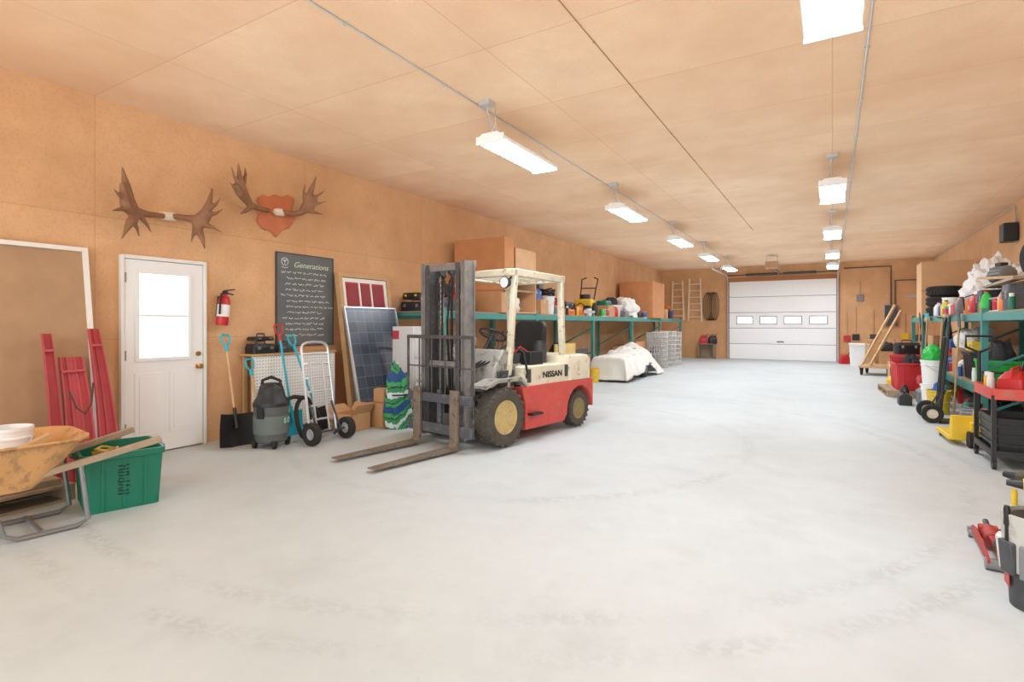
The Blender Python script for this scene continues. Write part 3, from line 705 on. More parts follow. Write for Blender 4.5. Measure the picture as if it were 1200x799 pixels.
def ramp(label,yb0,yb1,yt0,yt1,H,dx,m,ribs=1,bow=.0):
    """folded sheet: a web with turned-out edges and pressed ribs, tapering to the top"""
    t=T('metal_panel',label,'metal panel',(0,0,0),0,'red folded metal panels')
    def P(x,s,z):
        y=(yb0+(yb1-yb0)*s)*(1-z/H)+(yt0+(yt1-yt0)*s)*z/H
        return lm2(x+dx+bow*math.sin(PI*z/H)*.6,y+bow*.4*math.sin(PI*z/H),z)
    prof=[(.045,0),(.045,.06),(.006,.06)]
    for k in range(ribs):
        c0=(k+1)/(ribs+1);prof+=[(.006,c0-.06),(.022,c0-.03),(.022,c0+.03),(.006,c0+.06)]
    prof+=[(.006,.94),(.045,.94),(.045,1),(0,1),(0,0)]
    b=MB();b.loft([[P(x,s,H*k/8) for x,s in prof] for k in range(9)])
    b.build('sheet',m,t,tri=True)
    for z in (H*.12,H*.88):
        b=MB();b.loft([[P(.046,.02,z),P(.054,.02,z),P(.054,.98,z),P(.046,.98,z)],[P(.046,.02,z+.02),P(.054,.02,z+.02),P(.054,.98,z+.02),P(.046,.98,z+.02)]])
        b.build('cross_strap',crimson,t)
ramp('tall narrow faded red metal panel leaning on the brown framed board',1.88,1.975,1.90,1.965,1.29,0,crimson,0,.03)
ramp('short wide faded red metal panel leaning between the two tall red panels',1.985,2.22,2.01,2.18,1.08,-.01,crimson,2,.03)
ramp('tall tapered faded red metal panel leaning nearest the white entry door',2.235,2.40,2.24,2.32,1.33,0,crimson,1,.03)
t=MB().tube([(-5.55,1.99,.80),(-5.52,2.03,.66),(-5.52,2.09,.60),(-5.53,2.14,.68),(-5.57,2.17,.86)],.008,6).build('rope',mat('dark_rope',(90,70,60),.9));tag(t,'dark rope loop hanging across the short wide red panel','rope')
def antler(par,segs,xa,xs,xm,L0):
    """tapered branches; (column, row, radius) on the wall with depth growing away from the skull"""
    b=MB()
    for sg in segs:
        pts=[];rs=[]
        for i in range(len(sg)-1):
            for k in range(4):
                f=k/4
                pts.append([sg[i][j]*(1-f)+sg[i+1][j]*f for j in range(3)])
        pts.append(sg[-1])
        P=[]
        for (u,v,r) in pts:
            k=min(1.15,abs(u-xa)/xs)
            P.append(onX(u,v,XL+.08+xm*k**1.3)-L0);rs.append(r)
        b.tube(P,rs,8)
    o=b.build('antler',antlerm,par)
    m=o.modifiers.new('union','REMESH');m.mode='VOXEL';m.voxel_size=.011;m.use_smooth_shade=True
    s=o.modifiers.new('soften','SMOOTH');s.iterations=4;s.factor=.5
    return o
def skull(par,M):MB().lathe([(0,-.05),(.05,-.045),(.08,0),(.07,.05),(.03,.075),(0,.08)],16,M).build('skull_plate',bone,par)
L0=Vector((XL,3.10,2.5))
a1=T('moose_antlers','wide moose antlers with bare skull plate mounted above the entry door','antlers',L0)
antler(a1,[[(192,253,.03),(172,251,.034),(158,247,.046),(151,234,.052),(148,218,.040),(143,195,.009)],[(156,250,.046),(148,243,.052),(145,228,.042),(143,214,.022)],[(151,236,.038),(140,229,.02),(133,221,.007)],[(152,244,.040),(141,245,.022),(131,247,.007)],[(162,252,.036),(153,260,.046),(148,269,.024),(142,281,.007)],[(158,255,.036),(156,263,.036)],[(155,258,.034),(161,268,.018),(163,278,.006)],[(165,254,.028),(172,263,.019),(178,274,.006)]],196,60,.28,L0)
antler(a1,[[(201,253,.03),(215,255,.034),(230,257,.046),(240,250,.052),(245,238,.036),(249,220,.009)],[(232,260,.046),(240,258,.052),(245,248,.046)],[(243,246,.038),(252,240,.02),(259,232,.007)],[(242,252,.040),(253,250,.02),(262,244,.007)],[(228,258,.040),(232,268,.050),(237,279,.030),(240,292,.008)],[(236,262,.042),(248,266,.022),(261,273,.007)],[(230,266,.036),(226,276,.017),(224,285,.006)]],196,60,.28,L0)
skull(a1,TR(.06,.0,.03)@Matrix.Diagonal((.75,1.5,.8,1)))
L0=onX(322,250,XL)
a2=T('moose_antlers','moose antlers mounted on an orange red wooden shield','antlers',L0)
antler(a2,[[(316,247,.03),(302,244,.034),(293,240,.046),(286,228,.054),(281,212,.042),(279,190,.008)],[(290,236,.046),(281,226,.050),(275,216,.034)],[(283,220,.038),(275,208,.02),(271,195,.007)],[(285,228,.038),(275,221,.02),(269,213,.007)],[(285,215,.034),(288,204,.018),(287,195,.006)],[(295,242,.036),(288,247,.024),(281,251,.007)]],322,55,.26,L0)
antler(a2,[[(328,247,.03),(342,251,.034),(353,249,.046),(360,238,.054),(365,222,.036),(371,206,.008)],[(356,247,.046),(365,242,.050),(369,232,.038)],[(358,236,.038),(356,224,.018),(358,214,.006)],[(363,234,.038),(373,229,.019),(381,223,.007)],[(362,240,.038),(373,239,.02),(383,236,.007)],[(358,246,.038),(370,249,.02),(380,252,.007)]],322,55,.26,L0)
pl=[(302,233),(308,228),(315,231),(322,228),(330,231),(337,228),(345,233),(342,243),(346,256),(339,267),(330,270),(324,278),(317,270),(308,268),(301,258),(306,246)]
P1=[onX(u,v,XL+.001)-L0 for u,v in pl];P2=[onX(u,v,XL+.03)-L0 for u,v in pl]
MB().loft([P1,P2]).build('shield',plaquem,a2,bev=.008,tri=True)
skull(a2,TR(.07,.02,.0)@Matrix.Diagonal((.8,1.2,.8,1)))
fe=T('fire_extinguisher','red fire extinguisher hung beside the white entry door','fire extinguisher',(XL+.10,3.66,1.36))
fe.rotation_euler=(R(-6),0,0)
MB().lathe([(0,0),(.06,0),(.066,.02),(.066,.28),(.05,.33),(.022,.35),(.022,.37),(0,.37)],20).build('cylinder',redplastic,fe)
MB().lathe([(.0668,.1),(.0672,.1),(.0672,.24),(.0668,.24)],20,None,True).build('paper_label',plastw,fe)
MB().box(-.02,-.025,.36,.02,.025,.40).bar((0,-.02,.40),(0,.11,.44),.022,.014).bar((0,-.02,.385),(0,.10,.375),.022,.012).build('valve_lever',blackp,fe)
MB().tube([(.01,-.02,.38),(.05,-.07,.36),(.06,-.08,.25),(.06,-.075,.12)],.012,7).build('hose',black,fe)
MB().box(-.10,-.03,.1,-.055,.03,.34).build('wall_bracket',dgrey,fe)
cb=T('chalkboard','dark chalkboard menu covered in white handwriting on the plywood wall','chalkboard',(XL,4.43,1.08))
MB().box(.005,.012,.012,.02,.918,1.228).build('slate',mat('slate',(108,112,110),.7,0,.2,3),cb)
b=MB();b.box(0,0,0,.028,.012,1.24).box(0,.918,0,.028,.93,1.24).box(0,.012,0,.028,.918,.012).box(0,.012,1.228,.028,.918,1.24);b.build('frame',dgrey,cb)
text('Generations',.105,mat('pale_green_chalk',(206,226,200),.9),cb,(.021,.55,1.09),(PI/2,0,PI/2),shear=.35,sx=1.1)
b=MB()
rnd=random.Random(3)
for row in range(12):
    z=.98-row*.076;ind=.06 if row%4==0 else .12
    y=ind+rnd.uniform(0,.05)
    e=.88-rnd.uniform(0,.22)
    while y<e:
        l=rnd.uniform(.04,.11)
        pts=[];n=max(3,int(l/.009))
        for i in range(n+1):pts.append((.0215,y+l*i/n,z+rnd.uniform(-.013,.018)))
        b.tube(pts,.0034,4);y+=l+.022
b.build('chalk_writing',chalk,cb)
b=MB();b.tube([(.0215,.13+.05*math.cos(a),1.12+.05*math.sin(a)) for a in [2*PI*i/16 for i in range(16)]],.004,4,True).tube([(.0215,.13,1.09),(.0215,.13,1.15)],.004,4).tube([(.0215,.13,1.12),(.0215,.105,1.145)],.004,4).tube([(.0215,.13,1.12),(.0215,.155,1.145)],.004,4).tube([(.0215,.08,1.05),(.0215,.13,1.035),(.0215,.18,1.05)],.004,4);b.build('chalk_emblem',chalk,cb)
# ---------------------------------------------------------------- tool corner by the door
wb=T('workbench','low bench with white perforated board front under the chalkboard','bench',(0,0,0))
m=mat('pegboard',(238,236,230),.6,0,.03,5)
nt=m.node_tree;N=nt.nodes;L=nt.links
tc=N.new('ShaderNodeTexCoord');sp=N.new('ShaderNodeSeparateXYZ');cbn=N.new('ShaderNodeCombineXYZ');L.new(tc.outputs['Object'],sp.inputs[0]);L.new(sp.outputs[1],cbn.inputs[0]);L.new(sp.outputs[2],cbn.inputs[1])
vo=N.new('ShaderNodeTexVoronoi');vo.voronoi_dimensions='2D';vo.inputs['Scale'].default_value=26;vo.inputs['Randomness'].default_value=0;L.new(cbn.outputs[0],vo.inputs['Vector'])
lt=N.new('ShaderNodeMath');lt.operation='LESS_THAN';lt.inputs[1].default_value=.16;L.new(vo.outputs['Distance'],lt.inputs[0])
mm=N.new('ShaderNodeMix');mm.data_type='RGBA';L.new(lt.outputs[0],mm.inputs[0]);L.new(N[m['mix']].outputs[2],mm.inputs[6]);mm.inputs[7].default_value=lin((120,114,108));L.new(mm.outputs[2],N['Principled BSDF'].inputs['Base Color'])
MB().box(-5.99,3.95,.06,-5.97,5.18,.98).build('front_panel',m,wb)
MB().box(-6.21,3.93,.985,-5.95,5.2,1.01).build('worktop',wood,wb,bev=.004)
for y in (3.96,5.12):
    for x in (-6.2,-6.03):MB().box(x,y,0,x+.04,y+.04,.985).build('leg',wood,wb)
case('black tool case on the bench behind the shop vacuum',(-6.08,4.12,1.01),PI/2,.30,.2,.12,blackp)
case('black tool case stacked on another black case on the bench',(-6.08,4.12,1.168),PI/2,.26,.19,.05,blackp)
case('dark grey tool case beneath the chalkboard corner on the bench',(-6.08,4.45,1.01),PI/2,.26,.2,.10,dgrey)
shovel('black bladed snow shovel with turquoise grip leaning right beside the door',(-5.72,3.60,.006),(-6.12,3.68,1.24),.45,.36,blackp,turq)
shovel('grey bladed shovel with short wooden shaft behind the shop vacuum',(-5.84,3.98,.006),(-6.0,3.90,.95),.26,.34,dgrey,turq)
shovel('turquoise shovel with red grip standing behind the shop vacuum',(-5.68,4.30,.006),(-5.90,4.22,1.36),.24,.3,turq,redplastic,turq)
shovel('turquoise handled scoop between the shop vacuum and hand truck',(-5.62,4.68,.006),(-5.90,4.40,1.22),.22,.3,blackp,turq,turq)
# shop vacuum
sv=T('shop_vacuum','grey shop vacuum with black head and black hose on castors','vacuum',(-5.41,3.80,0),R(20))
MB().lathe([(0,.06),(.15,.06),(.17,.08),(.185,.42),(.19,.44),(.19,.47),(0,.47)],28).build('drum',vacm,sv)
MB().lathe([(.192,.46),(.192,.49),(.18,.52),(.15,.56),(.13,.64),(.12,.68),(.09,.71),(0,.72)],28).build('motor_head',blackp,sv)
MB().tube([(-.12,0,.62),(-.11,0,.74),(0,0,.78),(.11,0,.74),(.12,0,.62)],.018,8).build('handle',blackp,sv)
MB().lathe([(.184,.16),(.186,.16),(.1895,.36),(.1875,.36)],28,None,True).build('band',mat('vac_band',(108,118,114),.4),sv)
text('8.0',.09,mat('mint_print',(180,214,196),.5),sv,(.1905,0,.30),(PI/2,0,PI/2))
for s in (-1,1):MB().box(-.04,s*.185-.015,.34,.04,s*.185+.015,.46).build('latch',blackp,sv)
for a in (45,135,225,315):
    x,y=.17*math.cos(R(a)),.17*math.sin(R(a))
    c_=MB();c_.lathe([(0,-.015),(.03,-.015),(.03,.015),(0,.015)],12,TR(x,y,.03)@AX['x']).box(x-.025,y-.025,.04,x+.025,y+.025,.09);c_.build('castor',blackp,sv)
pts=[]
for i in range(40):
    a=i/39*2*PI*1.35
    pts.append((.20+.02*math.sin(a*2),.32+.14*math.sin(a),.28+.23*math.cos(a)))
pts=[(.13,.08,.52),(.18,.16,.54)]+pts
MB().tube(pts,.024,8).build('hose',black,sv)
handtruck('silver aluminium hand truck standing before the white perforated bench front',(-5.15,4.30,0),0,1.16,alum,.16,None,.07,(.08,.22,.36,.5,.64,.78,.88))
cardbox('open cardboard box on the floor beside the hand truck',(-5.40,4.96,0),R(4),.34,.34,.22,True)
cardbox('closed brown cardboard box in front of the solar panel',(-5.24,5.36,0),R(-3),.28,.26,.32)
cardbox('small brown box on top of the closed box before the solar panel',(-5.26,5.37,.323),R(12),.16,.16,.18)
# red door leaning, solar panel
rd=T('exterior_door','red panelled door in a wooden frame leaning behind the solar panel','door',(0,0,0))
lm=leanM(-6.17,-5.86,2.12)
b=MB();lbox(b,lm,-.0,5.34,0,.09,5.40,2.12);lbox(b,lm,0,6.30,0,.09,6.36,2.12);lbox(b,lm,0,5.40,2.06,.09,6.30,2.12);b.build('frame',wood,rd)
b=MB();lbox(b,lm,.02,5.41,.02,.06,6.29,2.05);b.build('slab',pinkred,rd)
b=MB()
for (y0,y1,z0,z1) in ((5.41,5.46,.05,2.05),(6.24,6.29,.05,2.05),(5.46,6.24,1.99,2.05),(5.72,5.745,1.5,1.99),(5.955,5.98,1.5,1.99),(5.46,6.24,1.47,1.5)):lbox(b,lm,.06,y0,z0,.072,y1,z1)
b.build('inner_trim',trimw,rd)
for (y0,y1) in ((5.49,5.70),(5.765,5.935),(6.0,6.21)):
    b=MB();lbox(b,lm,.058,y0,1.53,.066,y1,1.96);b.build('recessed_panel',dred,rd)
sp_=T('solar_panel','dark grey blue solar panel with fine grid lines leaning on the red door','solar panel',(-5.56,5.80,0))
H=1.66;ang=math.asin((5.93-5.56)/H)
cell=brickmat('solar_cells',(66,74,88),(142,150,160),.16,.16,.003,'yzx',.25,.08,6,0,None,0,.7)
RT=(0,-ang,0)
MB().box(.005,-.5,.01,.02,.5,H-.01).build('cell_sheet',cell,sp_,rot=RT)
b=MB();b.box(0,-.52,0,.035,-.5,H).box(0,.5,0,.035,.52,H).box(0,-.5,0,.035,.5,.02).box(0,-.5,H-.02,.035,.5,H);b.build('frame',alum,sp_,rot=RT)
# folded fabric bundle
bm_=mat('striped_nylon',(40,150,80),.6,0,.05)
nt=bm_.node_tree;N=nt.nodes;L=nt.links
tc=N.new('ShaderNodeTexCoord');mp=N.new('ShaderNodeMapping');mp.inputs['Rotation'].default_value=(.9,.5,.6);L.new(tc.outputs['Object'],mp.inputs[0])
wv=N.new('ShaderNodeTexWave');wv.inputs['Scale'].default_value=1.1;wv.inputs['Distortion'].default_value=7;wv.inputs['Detail'].default_value=3;L.new(mp.outputs[0],wv.inputs['Vector'])
cr=N.new('ShaderNodeValToRGB');cr.color_ramp.interpolation='CONSTANT'
for i,(p,cc) in enumerate(((0,(34,76,130)),(.22,(62,160,84)),(.55,(30,44,60)),(.65,(56,140,92)),(.92,(215,225,220)))):
    e=cr.color_ramp.elements[i] if i<2 else cr.color_ramp.elements.new(p)
    e.position=p;e.color=lin(cc)
L.new(wv.outputs['Fac'],cr.inputs[0]);L.new(cr.outputs[0],N['Principled BSDF'].inputs['Base Color'])
fbn=T('folded_fabric','folded green and blue striped nylon bundle standing by the pale cabinet','fabric bundle',(-4.94,5.34,0),R(-20))
lump('nylon',bm_,(.26,.34,.82),5,fbn,amp=.25,fold=.16)
MB().torus(.155,.010,TR(0,0,.45)).build('strap',blackp,fbn)
ap=T('cabinet','pale grey cabinet appliance standing between solar panel and forklift mast','cabinet',(-5.23,6.0,0))
MB().box(-.2,-.25,.03,.2,.25,1.34).build('body',palegrey,ap,bev=.012)
for z in (.08,.5,.9):MB().box(.2,-.23,z,.215,.23,z+.36).build('drawer',palegrey,ap,bev=.005)
MB().box(-.19,-.255,1.16,-.07,-.25,1.28).build('red_sticker',pinkred,ap)
MB().box(-.18,-.23,0,.18,.23,.03).build('plinth',blackp,ap)
# ---------------------------------------------------------------- wheelbarrow group, green tote
wbw=T('wheelbarrow','worn orange wheelbarrow with wooden handles and grey tube legs','wheelbarrow',(-4.70,.66,0),R(-7))
MB().loft([rr(0,.52,.20,.26,.08,.31),rr(0,.51,.26,.40,.12,.44),rr(0,.50,.335,.53,.16,.61),rr(0,.50,.36,.555,.17,.612),rr(0,.50,.36,.555,.17,.60),rr(0,.50,.36,.555,.17,.625),rr(0,.50,.325,.52,.15,.62),rr(0,.51,.25,.39,.11,.445),rr(0,.52,.19,.25,.07,.32)]).build('tray',orange,wbw)
for s in (-1,1):
    MB().bar((s*.09,-.1,.215),(s*.285,1.46,.53),.04,.045).build('handle',oldwood,wbw,bev=.006)
    MB().tube([(s*.20,.55,.30),(s*.21,.62,.05),(s*.215,.68,.018),(s*.22,.98,.018),(s*.225,1.04,.05),(s*.23,1.0,.42)],.016,8).build('leg',grey,wbw)
    MB().bar((s*.11,0,.2),(s*.20,.5,.31),.02,.03).build('brace',grey,wbw)
MB().bar((-.22,.80,.03),(.22,.80,.03),.02,.02).build('cross_brace',grey,wbw)
wo=MB();M=TR(0,0,.2)@AX['x'];wo.lathe([(.1,-.04),(.17,-.05),(.195,-.03),(.2,0),(.195,.03),(.17,.05),(.1,.04)],28,M,True);wo=wo.build('wheel',black,wbw)
MB().lathe([(0,-.06),(.02,-.06),(.025,-.02),(.102,-.03),(.102,.03),(.025,.02),(.02,.06),(0,.06)],20,M).build('hub',galv,wo)
bucket('white pail standing inside the orange wheelbarrow tray',(-4.66,1.34,.325),.125,.37,plastw)
def rope(label,loc,r,m,n=5,th=.014):
    pts=[]
    for i in range(n*16):
        a=i/16*2*PI;q=r*(1+.08*math.sin(i*.7));pts.append((q*math.cos(a),q*math.sin(a),th+th*1.5*(i/16)+.01*math.sin(i*1.3)))
    return tag(MB().tube(pts,th,6).build('rope_coil',m,loc=loc),label,'rope')
t=MB().bar((0,-.42,0),(0,.30,.26),.10,.03).build('scrap_board',oldwood,loc=(-4.85,1.1,.335));tag(t,'grey scrap board sticking up inside the wheelbarrow tray','board')
t=MB().bar((0,-.2,0),(.05,.42,.29),.07,.03).build('scrap_board',wood,loc=(-4.52,1.08,.345));tag(t,'pale scrap board lying inside the wheelbarrow beside the pail','board')
gt_=tote('dark green storage tote with black marker writing near the wheelbarrow',(-4.76,2.02,0),R(-15),.58,.52,.43,green)
# one rough marker word running sideways up the tote face
rn=random.Random(12)
strokes={'H':[[(0,0),(.05,1)],[(.55,.05),(.5,1)],[(0,.5),(.55,.48)]],'V':[[(0,1),(.3,0),(.55,1)]],'P':[[(0,0),(.05,1),(.5,.85),(.5,.55),(.05,.5)]],'U':[[(0,1),(.05,.1),(.45,.05),(.5,1)]]}
b=MB()
for i,chh in enumerate('HVPUH'):
    for st in strokes[chh]:
        pts=[]
        for (px_,pz_) in st:
            z=.115+i*.046+px_*.056+rn.uniform(-.003,.003);y=.03-pz_*.068+rn.uniform(-.003,.003)
            pts.append((.29*(.86+.09*z/.38)+.004,y,z))
        b.tube(pts,.004,5)
b.build('marker_writing',ink,gt_)
t=lump('rag',mat('grey_rag',(150,148,140),.9),(.36,.32,.38),9,loc=(-4.77,2.02,.014));tag(t,'grey rag bundled inside the green tote','rag')
rope('dull yellow rope coil lying on the rags in the green tote',(-4.72,1.92,.385),.075,mat('dull_yellow_rope',(214,184,96),.8),3,.009)
pallet('weathered pallet flat on the floor behind the wheelbarrow',(-5.42,1.25,0),R(4),.7,1.2)
for q in range(3):
    t=MB().box(-.08,-.5,0,.08,.5,.045).build('short_board',oldwood,loc=(-5.62+q*.19,1.3,.126));tag(t,['short weathered board on the pallet, closest to the wall','short weathered board in the middle of the pallet','short weathered board on the pallet, closest to the wheelbarrow'][q],'board','short boards on the pallet')
# ---------------------------------------------------------------- left rack goods
def crate(label,x0,x1,y0,y1,z0,z1,arched=True,m=None):
    m=m or cratep
    t=T('plywood_crate',label,'crate',((x0+x1)/2,(y0+y1)/2,z0))
    hx,hy,h=(x1-x0)/2,(y1-y0)/2,z1-z0
    MB().box(-hx,-hy,0,hx,-hy+.02,h).build('end_panel',m,t)
    MB().box(-hx,hy-.02,0,hx,hy,h).build('end_panel',m,t)
    MB().box(-hx,-hy+.02,0,-hx+.02,hy-.02,h).box(-hx,-hy+.02,0,hx,hy-.02,.02).box(-hx,-hy+.02,h-.02,hx,hy-.02,h).build('shell',m,t)
    if arched:
        c=[(-hy+.02,h-.02),(-hy+.02,h*.66)]+[(-hy+.04+(2*hy-.08)*i/12,h*.66-.16*h*math.sin(PI*i/12)**.7) for i in range(13)]+[(hy-.02,h*.66),(hy-.02,h-.02)]
        MB().prism(c,hx-.02,hx).build('front_panel',m,t,tri=True)
        MB().box(-hx+.02,-hy+.02,h*.34,hx-.05,hy-.02,h*.36).build('inner_shelf',oldwood,t)
    else:
        MB().box(hx-.02,-hy+.02,.02,hx,hy-.02,h-.02).build('front_panel',m,t)
cardbox('low wide carton carrying the large plywood crate',(-5.55,8.26,LZ),0,1.0,.30,.40)
crate('large brown plywood crate raised on a carton above the forklift mast',-6.08,-4.98,8.1,8.42,LZ+.402,2.93,False)
crate('pale plywood crate with curved cut-out front behind the forklift guard',-5.95,-5.06,8.62,9.42,LZ,2.80,True,cratel)
bag('white bag inside the open bottom of the cut-out crate',(-5.45,9.02,LZ+.022),(.4,.5,.36),fabric,71)
crate('brown plywood crate at the garage door end of the long rack',-6.08,-4.98,17.2,18.6,LZ,2.76,False)
case('black tool case at the near end of the long rack, closest to the wall',(-5.92,6.85,LZ),.1,.42,.34,.16,blackp)
case('black tool case with yellow handle stacked on the case nearest the wall',(-5.92,6.85,LZ+.198),.0,.38,.3,.11,blackp,yellow)
case('dark grey tool case beside the stacked black cases at rack end',(-5.46,6.9,LZ),-.08,.4,.34,.2,dgrey)
bag('black bag slumped on the dark grey tool case at rack end',(-5.46,6.9,LZ+.24),(.36,.3,.22),darkcloth,41)
jug('white jug standing behind the mast on the long rack',(-5.3,7.45,LZ),.2,plastw)
gascan('red fuel can standing on the rack behind the mast',(-5.6,7.5,LZ),.6,redplastic)
jug('blue jug standing by the wall behind the mast',(-5.95,7.45,LZ),.1,blue)
cardbox('brown carton on the rack just before the raised plywood crate',(-5.75,7.85,LZ),.05,.34,.26,.3)
cardbox('brown carton on the rack just past the cut-out crate',(-5.35,9.85,LZ),.1,.5,.4,.30)
toolbox('blue metal toolbox on the carton past the cut-out crate',(-5.35,9.85,LZ+.303),PI/2+.1,blue,.36)
bucket('white lidded pail on the rack past the cut-out crate',(-5.3,10.4,LZ),.15,.38,plastw,plastw)
jug('green jug by the wall behind the white lidded pail',(-5.75,10.2,LZ),.4,lime)
paintcan('grey labelled paint can between white lidded pail and red fuel can',(-5.22,10.66,LZ),midgrey)
gascan('red fuel can beside the white lidded pail on the rack',(-5.35,10.95,LZ),.9,redplastic)
case('orange tool case on the rack between fuel can and tiller',(-5.4,11.45,LZ),1.4,.45,.32,.14,orangep)
case('black tool case stacked on the orange case on the rack',(-5.4,11.45,LZ+.178),1.5,.4,.3,.13,blackp)
cardbox('tall carton against the wall behind the orange tool case',(-5.9,11.0,LZ),0,.36,.5,.55)
chainsaw('orange chainsaw on the rack edge before the tiller',(-5.3,12.05,LZ),PI/2-.3,orangep)
bag('black bag against the wall behind the orange chainsaw',(-5.85,11.9,LZ),(.4,.5,.42),darkcloth,43)
tl=T('garden_tiller','black and yellow garden tiller with upright handlebars on the long rack','tiller',(-5.5,12.9,LZ),R(10))
MB().box(-.22,-.2,.22,.22,.25,.44).build('engine',yellow,tl,bev=.03)
MB().cyl((0,.02,.44),(0,.02,.56),.14,n=18).build('starter_cover',blackp,tl)
MB().tube([(-.18,.2,.35),(-.2,.45,.75),(-.22,.62,1.0),(-.1,.66,1.05)],.018).tube([(.18,.2,.35),(.2,.45,.75),(.22,.62,1.0),(.1,.66,1.05)],.018).tube([(-.2,.45,.75),(.2,.45,.75)],.014).build('handlebar',blackp,tl)
for s in (-1,1):
    w=MB();w.lathe([(.0,-.04),(.12,-.05),(.17,-.02),(.17,.02),(.12,.05),(0,.04)],20,TR(s*.26,0,.17)@AX['x']);w.build('wheel',black,tl)
MB().box(-.2,-.35,.12,.2,-.12,.26).cyl((-.2,0,.17),(.2,0,.17),.03).build('tine_guard',black,tl)
paintcan('red labelled paint can on the rack edge beside the tiller',(-5.2,13.62,LZ),redplastic)
cardbox('brown carton on the rack right past the tiller',(-5.4,14.0,LZ),.0,.45,.5,.3)
case('green tool case on top of the carton past the tiller',(-5.4,14.0,LZ+.303),1.5,.38,.3,.13,green)
bag('white bag against the wall behind the carton past the tiller',(-5.9,14.0,LZ),(.36,.6,.5),fabric,47)
tote('grey storage tote with white lid on the rack past the tiller',(-5.5,14.8,LZ),0,.45,.6,.32,palegrey,plastw)
bag('dark bag lying on the white lid of the grey tote',(-5.5,14.8,LZ+.348),(.36,.45,.22),darkcloth,49)
t=lump('cloth_bundle',fabric,(.8,1.2,.62),3,loc=(-5.55,16.1,LZ-.002));tag(t,'white cloth bundle heaped on the long rack before the far crate','cloth bundle')
paintcan('blue labelled paint can on the edge beside the long rack cloth bundle',(-5.2,17.0,LZ),blue)
bucket('white pail on the rack past the far plywood crate',(-5.35,19.1,LZ),.15,.37,plastw)
cardbox('carton at the garage door end of the long rack',(-5.5,19.9,LZ),0,.5,.5,.35)
tote('blue storage tote last on the long rack',(-5.5,20.8,LZ),0,.45,.6,.3,blue,blue)
clutter([('spray','red',-5.2,10.10),('spray','white',-5.28,10.13),('spray','black',-5.2,11.18),('spray','yellow',-5.2,11.75),('paint','white',-5.2,12.42),('paint','green',-5.2,13.38),('jug','yellow',-5.55,13.60),('jug','red',-5.2,14.35),('box','grey',-5.25,15.25),('paint','black',-5.45,17.02),('jug','grey',-5.2,18.75),('paint','yellow',-5.5,18.78),('box','red',-5.3,19.47),('jug','black',-5.25,20.33),('spray','blue',-5.2,13.8),('spray','orange',-5.2,14.5),('vise','grey',-5.55,12.32)],LZ,'in the clutter of the long teal rack')
clutter([('case','yellow',-5.5,19.9)],LZ+.353,'on a carton near the garage door end of the long rack')
clutter([('jug','white',-5.85,9.7),('box','dark green',-5.85,10.55),('case','blue',-5.85,12.45),('jug','orange',-5.9,13.5),('box','black',-5.85,14.45),('case','grey',-5.85,15.25),('jug','blue',-5.9,17.05),('motor','blue',-5.75,19.2)],LZ,'against the wall at the back of the long teal rack')
clutter([('motor','grey',-5.9,11.0)],LZ+.553,'on the tall carton of the long teal rack')
clutter([('coil','orange',-5.5,20.8)],LZ+.322,'on the blue tote last on the long rack')
clutter([('coil','black',-5.3,10.4)],LZ+.392,'on the white lidded pail of the long rack')
# under the left rack
cardbox('large carton on the floor beneath the near rack bay',(-5.6,7.2,0),0,.6,.7,.6)
toolbox('red toolbox on the large carton beneath the near rack bay',(-5.55,7.2,.603),PI/2,redplastic)
tote('black storage tote with yellow lid under the rack behind the forklift',(-5.5,8.1,0),0,.5,.7,.4,blackp,yellow)
bag('white bag on the yellow lid under the rack',(-5.5,8.1,.43),(.4,.5,.4),fabric,51)
tote('grey storage tote under the rack behind the forklift counterweight',(-5.5,9.0,0),0,.5,.7,.45,palegrey,blue)
cardbox('flat carton stacked on the grey tote under the rack',(-5.5,9.0,.478),0,.4,.55,.25)
cardbox('carton on the floor under the second rack bay',(-5.45,10.1,0),0,.55,.7,.75)
t=MB().box(0,0,0,.04,1.0,.95).build('plywood_sheet',mat('yellow_ply',(222,188,112),.7,0,.1),loc=(-5.02,10.15,0));tag(t,'yellow plywood sheet standing against the rack edge','plywood sheet')
t=MB().box(0,0,0,.03,.7,.8).build('plywood_sheet',dgrey,loc=(-5.02,11.2,0));tag(t,'dark grey sheet standing beside the yellow plywood sheet','plywood sheet')
tote('red storage tote under the rack between sheet and tractor',(-5.5,11.3,0),0,.5,.7,.4,redplastic,blackp)
bag('dark bag on the black lid of the red tote',(-5.5,11.3,.43),(.4,.5,.5),darkcloth,73)
bucket('yellow pail on the floor before the white tarp',(-4.86,11.95,0),.13,.33,yellow)
# covered tractor
TY=.45;TX=-4.62
tr=T('lawn_tractor','red lawn tractor mostly hidden under the white tarp','tractor',(TX,12.75+TY,0),0)
MB().box(-.24,-.85,.22,.24,.2,.54).build('hood',red,tr,bev=.06,seg=3)
MB().box(-.36,.12,.26,.36,.88,.46).build('rear_fender',redplastic,tr,bev=.06,seg=3)
MB().loft([rr(0,.5,.18,.18,.05,.46),rr(0,.5,.20,.20,.06,.54)]).box(-.18,.62,.50,.18,.70,.74).build('seat',blackp,tr)
MB().box(-.38,-.45,.1,.38,.2,.22).build('mower_deck',redplastic,tr,bev=.04)
for s in (-1,1):
    wheel(tr,(s*.33,-.70,.19),.19,.12,midgrey,False)
    wheel(tr,(s*.40,.55,.25),.25,.16,midgrey,False)
nx,ny=44,120
X0,X1,Ya,Yb=TX-.43,TX+.47,11.60+TY,14.65+TY
vs=[];fs=[]
sup=[(11.4,.48),(11.75,.60),(12.1,.64),(12.6,.62),(12.85,.84),(13.05,.66),(13.3,.70),(13.5,.90),(13.68,.80),(13.95,.56),(14.35,.40),(14.8,.26)]
